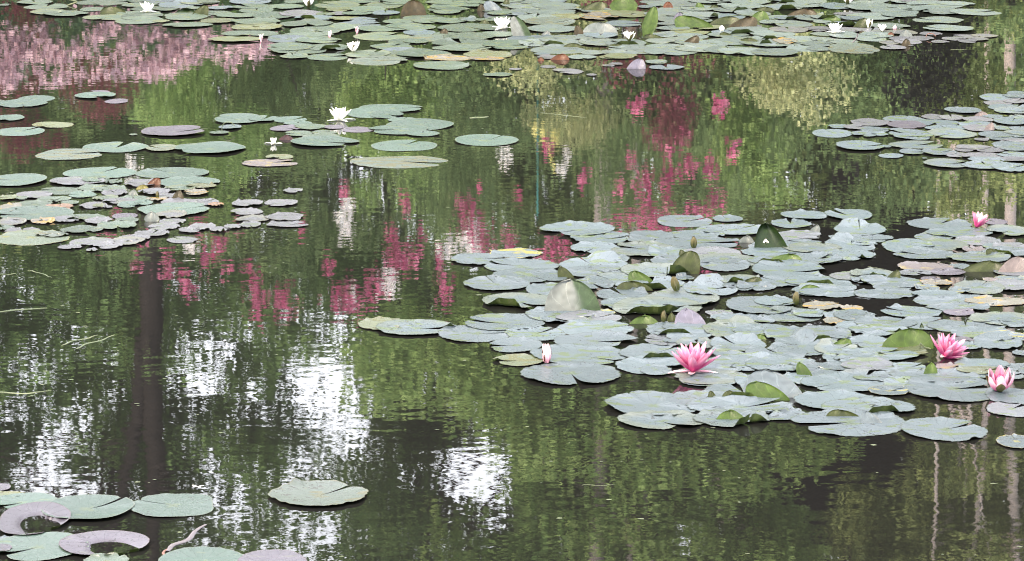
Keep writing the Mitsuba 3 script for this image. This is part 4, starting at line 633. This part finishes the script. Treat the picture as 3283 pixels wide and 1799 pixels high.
# climbing roses on teal posts
ROSE_L = [(300, 525, 10, 8), (340, 670, 12, 9), (420, 685, 16, 10), (465, 705, 14, 10), (472, 735, 10, 16), (515, 655, 10, 16), (570, 678, 12, 8), (620, 680, 11, 9), (555, 605, 10, 16), (500, 565, 14, 16), (280, 595, 20, 9), (350, 605, 18, 9), (640, 720, 12, 26), (648, 770, 11, 26), (700, 755, 16, 18), (722, 775, 18, 12), (705, 735, 18, 12), (760, 570, 8, 16), (420, 640, 12, 8), (545, 640, 10, 10), (600, 560, 10, 10)]
ROSE_M = [(830, 665, 9, 14), (868, 745, 24, 24), (880, 775, 26, 8), (940, 705, 18, 14), (935, 740, 22, 12), (1000, 640, 20, 26), (1035, 640, 18, 20), (985, 600, 10, 20), (1005, 665, 22, 12), (1020, 520, 9, 20), (1122, 738, 15, 16), (1118, 705, 14, 8), (1185, 540, 18, 18), (1190, 580, 24, 16), (1210, 610, 16, 12), (1280, 605, 13, 18), (1300, 490, 7, 16), (870, 487, 9, 16), (1205, 470, 7, 10), (1105, 660, 8, 18), (1160, 515, 16, 10), (1225, 635, 16, 8), (1060, 590, 8, 10)]
ROSE_R = [(1375, 372, 14, 12), (1590, 397, 9, 14), (1605, 265, 16, 20), (1700, 262, 12, 16), (1808, 270, 15, 18), (1680, 380, 14, 14), (1712, 335, 16, 20), (1735, 420, 16, 18), (1790, 425, 16, 16), (1840, 380, 9, 20), (1625, 455, 12, 24), (1620, 500, 14, 18), (1672, 470, 9, 36), (1560, 470, 10, 16), (1805, 505, 14, 18), (1745, 520, 16, 14), (1600, 545, 22, 12), (1650, 570, 30, 10), (1720, 560, 30, 10), (1400, 610, 22, 20), (1390, 645, 30, 14), (1440, 625, 18, 16), (1480, 600, 14, 8), (1780, 690, 16, 8), (1690, 440, 12, 14), (1650, 350, 10, 14), (1560, 560, 16, 10), (1850, 630, 16, 8), (1470, 450, 9, 16), (1770, 545, 20, 10), (1660, 540, 18, 12)]
WHITE_R = [(872, 520, 9, 22), (870, 565, 12, 30), (978, 700, 15, 18), (985, 722, 13, 14), (1185, 590, 16, 22), (1185, 625, 18, 10), (1270, 390, 10, 18), (1425, 400, 7, 16), (1412, 430, 7, 10), (1125, 625, 14, 16), (475, 625, 12, 10), (888, 745, 5, 18), (330, 425, 8, 28)]
def rose(label, boxes, spots, dist, posts, seed, white=None):
    key = shrub('climbing_rose', boxes, dist, 'mid', label, 'rose bush', dens=0.7, bloom=[('rose_pink', spots, 40)] + ([('white_rose', white, 52)] if white else []), group='climbing roses on the far bank', seed=seed, size=0.055, bsize=0.052)
    for px, top in posts:
        b = bank_at(px, top, dist + 0.9)
        k2 = numbered('rose_post')
        scene[k2] = mikit.ply(tube([[b[0], b[1], 0.1], [b[0], b[1], b[2] * 0.5], [b[0], b[1], b[2]]], 0.010, 10), 'teal_paint', smooth=30)
        tag(k2, f'teal painted rose post mirrored {"as a bright vertical line above centre" if px == 1352 else ""}', 'post', 'teal rose posts')
rose('climbing rose with crimson blooms mirrored below the left raft', [(260, 780, 430, 690)], ROSE_L, 28.4, [], 50, WHITE_R[-3:])
rose('climbing rose with crimson and white blooms mirrored left of centre', [(810, 1300, 450, 680)], ROSE_M, 28.2, [], 51, WHITE_R[:-3])
rose('tall climbing rose with pink blooms mirrored above the near raft', [(1360, 1860, 300, 640)], ROSE_R, 27.8, [(1352, 545)], 52)

# trees
def limb(p, q, r1, r2, r_, n=9, wob=0.06):
    p, q = np.asarray(p, float), np.asarray(q, float)
    s = np.linspace(0, 1, n)[:, None]
    L = np.linalg.norm(q - p)
    w = np.cumsum(r_.normal(0, wob * L / n, (n, 3)), 0); w -= s * w[-1]
    return tube(p + (q - p) * s + w, np.linspace(r1, r2, n), 9)
def tree(name, trunks, regions, holes, mat, label, cat, dist, spread, size, dens, seed, barkm='bark_dark', clump=(0.35, 0.75), top=None, group=None, ntwig=14, lead=0.0):
    """trunks: polylines of mirror points with radius; regions: (x0, x1, y0, y1, clumps) of the crown's mirror image; holes: ellipses of sky in the crown"""
    r_ = np.random.default_rng(3000 + seed)
    key = numbered(name)
    hs = []
    for (hx, hy, hrx, hry) in holes:
        c = bank_at(hx, hy, dist); hs.append((c[0], c[2], 1.22 * hrx * dist / F, 1.22 * hry * dist / F))
    ends = []
    for pts, r1, r2 in trunks:
        q = [bank_at(x, y, dist - lead) for x, y in pts]
        q[0][2] = min(q[0][2], 0.1) if len(pts) > 1 and pts[0][1] < 400 else q[0][2]
        s = np.linspace(0, 1, len(q)); ss = np.linspace(0, 1, 22)
        p = np.stack([np.interp(ss, s, [w[k] for w in q]) for k in range(3)], -1)
        p[1:-1] += r_.normal(0, 0.012, (20, 3))
        scene[numbered(f'{key}__trunk')] = mikit.ply(tube(p, np.linspace(r1, r2, 22), 12), barkm, smooth=True)
        ends.append(p)
    P, C = [], []
    def clear(pts):
        k = np.ones(len(pts), bool)
        for hx, hz, a, b in hs: k &= ((pts[:, 0] - hx) / a) ** 2 + ((pts[:, 2] - hz) / b) ** 2 > 1
        return k
    for (x0, x1, y0, y1, n) in regions:
        a, b = bank_at(x0, y0, dist), bank_at(x1, y1, dist)
        for _ in range(n):
            rad = r_.uniform(*clump)
            c = np.array([r_.uniform(a[0], b[0]), dist + r_.uniform(-spread, spread), r_.uniform(a[2], b[2])])
            if hs and not clear(c[None])[0] : continue
            m = int(dens * 170 * rad * rad / size ** 2 * 0.02)
            pts = blob(c, [rad, rad, rad * 0.62], m, r_, 0.5)
            P.append(pts[clear(pts) | (r_.random(len(pts)) < 0.14)] if hs else pts); C.append(c)
    if top:                                                     # the part of the crown above the mirror's frame
        x0, x1, z0, z1, n = top
        for _ in range(n):
            rad = r_.uniform(0.6, 1.2)
            c = np.array([r_.uniform(x0, x1), dist + r_.uniform(-spread, spread) * 1.2, r_.uniform(z0, z1)])
            P.append(blob(c, [rad, rad, rad * 0.6], int(dens * 110 * rad * rad / 0.02 * 0.02 / 0.01 * 0.6), r_, 0.5)); C.append(c)
    leafy(f'{key}__crown', np.vstack(P), size, mat, seed)
    twv, twf, n0 = [], [], 0
    if ends:
        for k in range(min(ntwig, len(C))):
            c = C[r_.integers(len(C))]; e = ends[r_.integers(len(ends))]; e = e[r_.integers(10, 22)]
            v, f = limb(e, c, 0.035, 0.008, r_)
            twv.append(v); twf.append(f + n0); n0 += len(v)
        if twv:
            scene[f'{key}__branches'] = mikit.ply((np.vstack(twv), np.vstack(twf)), barkm, smooth=True); labels[f'{key}__branches'] = {'kind': 'stuff'}
    tag(key, label, cat, group)
    return key
SKY_L = [(330, 1245, 36, 22), (180, 1180, 40, 26), (520, 1240, 36, 24), (700, 1355, 40, 22), (770, 1225, 30, 22), (120, 1330, 30, 20), (90, 870, 36, 26), (300, 880, 26, 36), (815, 960, 85, 95), (850, 1065, 70, 60), (760, 895, 40, 34), (485, 955, 55, 62), (455, 890, 40, 26), (590, 1310, 52, 46), (72, 1205, 48, 48), (30, 1000, 55, 50), (110, 960, 46, 36), (180, 890, 36, 24), (250, 905, 36, 36), (265, 985, 60, 20), (560, 1100, 30, 30),
         (480, 1150, 40, 24), (1195, 1130, 75, 64), (1260, 1115, 40, 36), (1090, 1180, 60, 40), (1225, 1225, 66, 70), (1140, 1275, 36, 36), (700, 1295, 50, 22), (905, 1000, 60, 36), (925, 1175, 56, 50), (1000, 1245, 36, 26), (1440, 1380, 26, 36), (720, 1395, 60, 22), (950, 1390, 50, 26),
         (60, 740, 36, 60), (140, 790, 24, 40), (20, 680, 30, 36), (300, 1140, 30, 36), (230, 1060, 40, 24), (150, 1090, 30, 30), (440, 1330, 36, 20), (480, 1390, 40, 24), (20, 1330, 60, 30), (640, 1010, 24, 40), (620, 1200, 24, 30), (860, 830, 26, 22), (200, 1290, 40, 30), (560, 930, 30, 24)]
tree('broadleaf_tree', [([(372, 100), (376, 690), (380, 900), (388, 1140), (420, 1215)], 0.155, 0.10), ([(360, 850), (352, 1000), (330, 1150), (290, 1300), (240, 1500)], 0.09, 0.05), ([(388, 1100), (384, 1250), (386, 1420), (400, 1600)], 0.085, 0.07)],
     [(-500, 1000, 640, 1560, 320), (-60, 420, 1010, 1260, 26), (300, 640, 1170, 1290, 12)], SKY_L, 'deep', 'dark-trunked tree with gappy crown mirrored at lower left', 'tree', 37.5, 1.8, 0.11, 2.5, 1, top=(-12, 0.0, 11.5, 15.5, 12), clump=(0.4, 0.8), lead=1.8)
tree('broadleaf_tree', [([(1050, 100), (1055, 900), (1045, 1150), (1060, 1350), (1080, 1600)], 0.035, 0.02)],
     [(900, 1560, 740, 1560, 190)], SKY_L, 'mid', 'slender tree with open crown mirrored at bottom centre', 'tree', 40.0, 1.6, 0.11, 2.3, 2, top=(-2, 2.2, 12, 15, 14))
SKY_R = [(1430, 1390, 26, 40), (1560, 1320, 20, 50), (1610, 1385, 26, 30), (1480, 1340, 16, 30), (1700, 1310, 26, 22), (1730, 1380, 20, 26), (1760, 1330, 14, 22), (2085, 1385, 16, 12), (2225, 1345, 14, 16), (1925, 1110, 12, 20)]
tree('broadleaf_tree', [([(1590, 100), (1592, 950), (1605, 1130), (1625, 1250), (1640, 1500)], 0.055, 0.04), ([(1520, 100), (1518, 1000), (1505, 1300), (1490, 1600)], 0.10, 0.08)],
     [(1330, 1840, 880, 1560, 150), (960, 1340, 770, 1030, 34), (1120, 1340, 1310, 1560, 22), (1290, 1380, 1030, 1330, 12), (1900, 2060, 1040, 1150, 14), (1880, 1990, 1290, 1560, 20)], SKY_R + SKY_L[22:27], 'bright', 'fresh green tree with grey trunks mirrored below the near raft', 'tree', 35.0, 1.5, 0.12, 2.2, 3, 'bark_grey', lead=1.1, top=(0.3, 3.6, 10.2, 14, 14))
tree('broadleaf_tree', [([(2535, 100), (2540, 1050), (2550, 1250), (2556, 1430), (2565, 1700)], 0.062, 0.05), ([(2470, 100), (2478, 1150), (2462, 1280), (2440, 1430), (2420, 1700)], 0.034, 0.026), ([(2360, 100), (2356, 1250), (2345, 1430), (2350, 1600)], 0.02, 0.016), ([(2390, 100), (2395, 1000), (2400, 1060)], 0.03, 0.026), ([(2395, 100), (2400, 300), (2410, 700)], 0.03, 0.03)],
     [(2150, 2950, 1250, 1600, 150), (2300, 2950, 930, 1270, 60)], [], 'olive', 'olive-leaved tree with pale slim trunks mirrored at bottom right', 'tree', 33.0, 1.4, 0.085, 2.6, 4, 'bark_pale', top=(3.6, 9, 10.5, 13, 5), clump=(0.22, 0.5), lead=1.2)
tree('yew_tree', [([(2120, 100), (2125, 700), (2110, 1200)], 0.2, 0.12)], [(2080, 2290, 540, 760, 40), (1870, 2280, 1030, 1320, 80), (2100, 2280, 760, 1030, 30)], [], 'yew', 'almost black yew mirrored as the dark patch below the near raft', 'tree', 38.5, 1.0, 0.10, 1.6, 5, top=(2.5, 5.2, 11, 13, 12))
tree('broadleaf_tree', [([(2300, 100), (2310, 900)], 0.14, 0.1)], [(1850, 3000, 480, 1500, 330)], [], 'olive', 'dark tree mirrored behind the pale trunks at right', 'tree', 42.0, 1.8, 0.11, 1.2, 6, top=(5, 12, 12, 17, 40))
tree('broadleaf_tree', [([(1750, 100), (1760, 900)], 0.14, 0.1)], [(1420, 1950, 600, 1500, 200)], SKY_R, 'mid', 'mid green tree mirrored behind the fresh green tree', 'tree', 45.0, 1.8, 0.12, 1.1, 7, top=(0, 4.5, 13, 18, 16))
# the wood behind
FARW = [(-1400, -700), (-750, -250), (-300, 120), (60, 460), (420, 800), (760, 1180), (1120, 1500), (1450, 1900), (1850, 2300), (2250, 2750), (2700, 3300), (3250, 4000)]
FW = ['far left outside the frame', 'outside the left edge', 'behind the left edge', 'behind the dark trunk', 'under the crimson roses at left', 'left of centre', 'at centre behind the white roses', 'right of centre', 'behind the yew', 'at the right', 'outside the right edge', 'far right outside the frame']
for k, (x0, x1) in enumerate(FARW):
    tall = 1480 if k >= 7 else 800 if k == 6 else (700, 690, 640, 800, 830, 800)[k] + (0 if k else 0)
    d = 52.0 + 2.5 * (k % 3)
    tree('wood_tree', [([((x0 + x1) / 2, 0), ((x0 + x1) / 2 + 10, tall * 0.8)], 0.16, 0.08)], [(x0 - 40, x1 + 40, -250, 560, 70), (x0, x1, -250, tall, int(150 * (x1 - x0) / 400 * (0.35 + 0.65 * (tall + 250) / 1700)))], [], ('dark', 'mid', 'olive', 'dark', 'mid')[k % 5], f'tree of the wood beyond the pond, mirrored {FW[k]}', 'tree', d, 2.2, 0.17, 1.3, 40 + k,
         clump=(0.6, 1.1), group='trees of the wood beyond the pond')

# ---------------------------------------------------------------- labels of the pads
SHORT = [('wide-open pink lily', 1744, 910), ('tilted pink lily', 2383, 870), ('half-open pink lily at right', 2515, 960), ('small pale pink lily', 2458, 565), ('white lily on open water', 855, 292), ('half-sunk white lily', 688, 355),
         ('pink half-open bud', 1375, 893), ('dark green arched leaf', 1935, 600), ('big grey-green standing leaf', 1437, 745), ('big bright green standing leaf', 2275, 855), ('tan leaning bud', 1703, 715), ('upright olive bud', 2003, 750), ('tall leaning green leaf', 1640, 55), ('brown dome-shaped leaf', 1035, 22), ('spiky white lily', 371, 25)]
done = set()
for text, lx, ly in SHORT:
    for rel, dx, dy in (('left of', -90, 4), ('right of', 90, 4), ('in front of', 0, 34), ('behind', 0, -26)):
        best = min((p for p in pads if 'key' in p and p['key'] not in done), key=lambda p: abs(p['px'] - lx - dx) * 0.6 + abs(p['py'] - ly - dy) * 2)
        if abs(best['px'] - lx - dx) < 70 and abs(best['py'] - ly - dy) < 22:
            done.add(best['key'])
            labels[best['key']] = {'label': f'{NAMES[best["kind"]]} lily pad just {rel} the {text}', 'category': 'lily pad', 'group': 'lily pads on the pond'}
ORD = ['first', 'second', 'third', 'fourth', 'fifth', 'sixth', 'seventh', 'eighth', 'ninth', 'tenth', 'eleventh', 'twelfth', 'thirteenth', 'fourteenth', 'fifteenth', 'sixteenth', 'seventeenth', 'eighteenth']
def rows(items, per):
    """name each thing by its row (counted from the front of its raft) and its place in the row, as seen in the photograph"""
    by = {}
    for it in items: by.setdefault(colour_place(it['px'], it['py']), []).append(it)
    for place, its in by.items():
        its.sort(key=lambda q: -q['py'])
        n = max(1, round(len(its) / per)); cuts = [round(i * len(its) / n) for i in range(n + 1)]
        for r in range(n):
            row = sorted(its[cuts[r]:cuts[r + 1]], key=lambda q: q['px'])
            for c, it in enumerate(row):
                which = ('' if n == 1 else 'front row, ' if r == 0 else 'rearmost row, ' if r == n - 1 else f'{ORD[r]} row from front, ')
                spot = 'far left' if c == 0 else 'far right' if c == len(row) - 1 else f'{ORD[c]} from left'
                yield it, f'{spot}, {which}{place}'
todo = [p for p in pads if 'key' in p and p['key'] not in done]
for p, where in rows(todo, 8):
    size = 'large ' if p['w'] > 190 else 'small ' if p['w'] < 90 else ''
    labels[p['key']] = {'label': f'{size}{NAMES[p["kind"]]} pad, {where}', 'category': 'lily pad', 'group': 'lily pads on the pond'}
for it, where in rows(standing, 5):
    labels[it['key']] = {'label': f'{it["what"]}, {where}', 'category': 'lily leaf', 'group': 'leaves standing or folded above the water'}
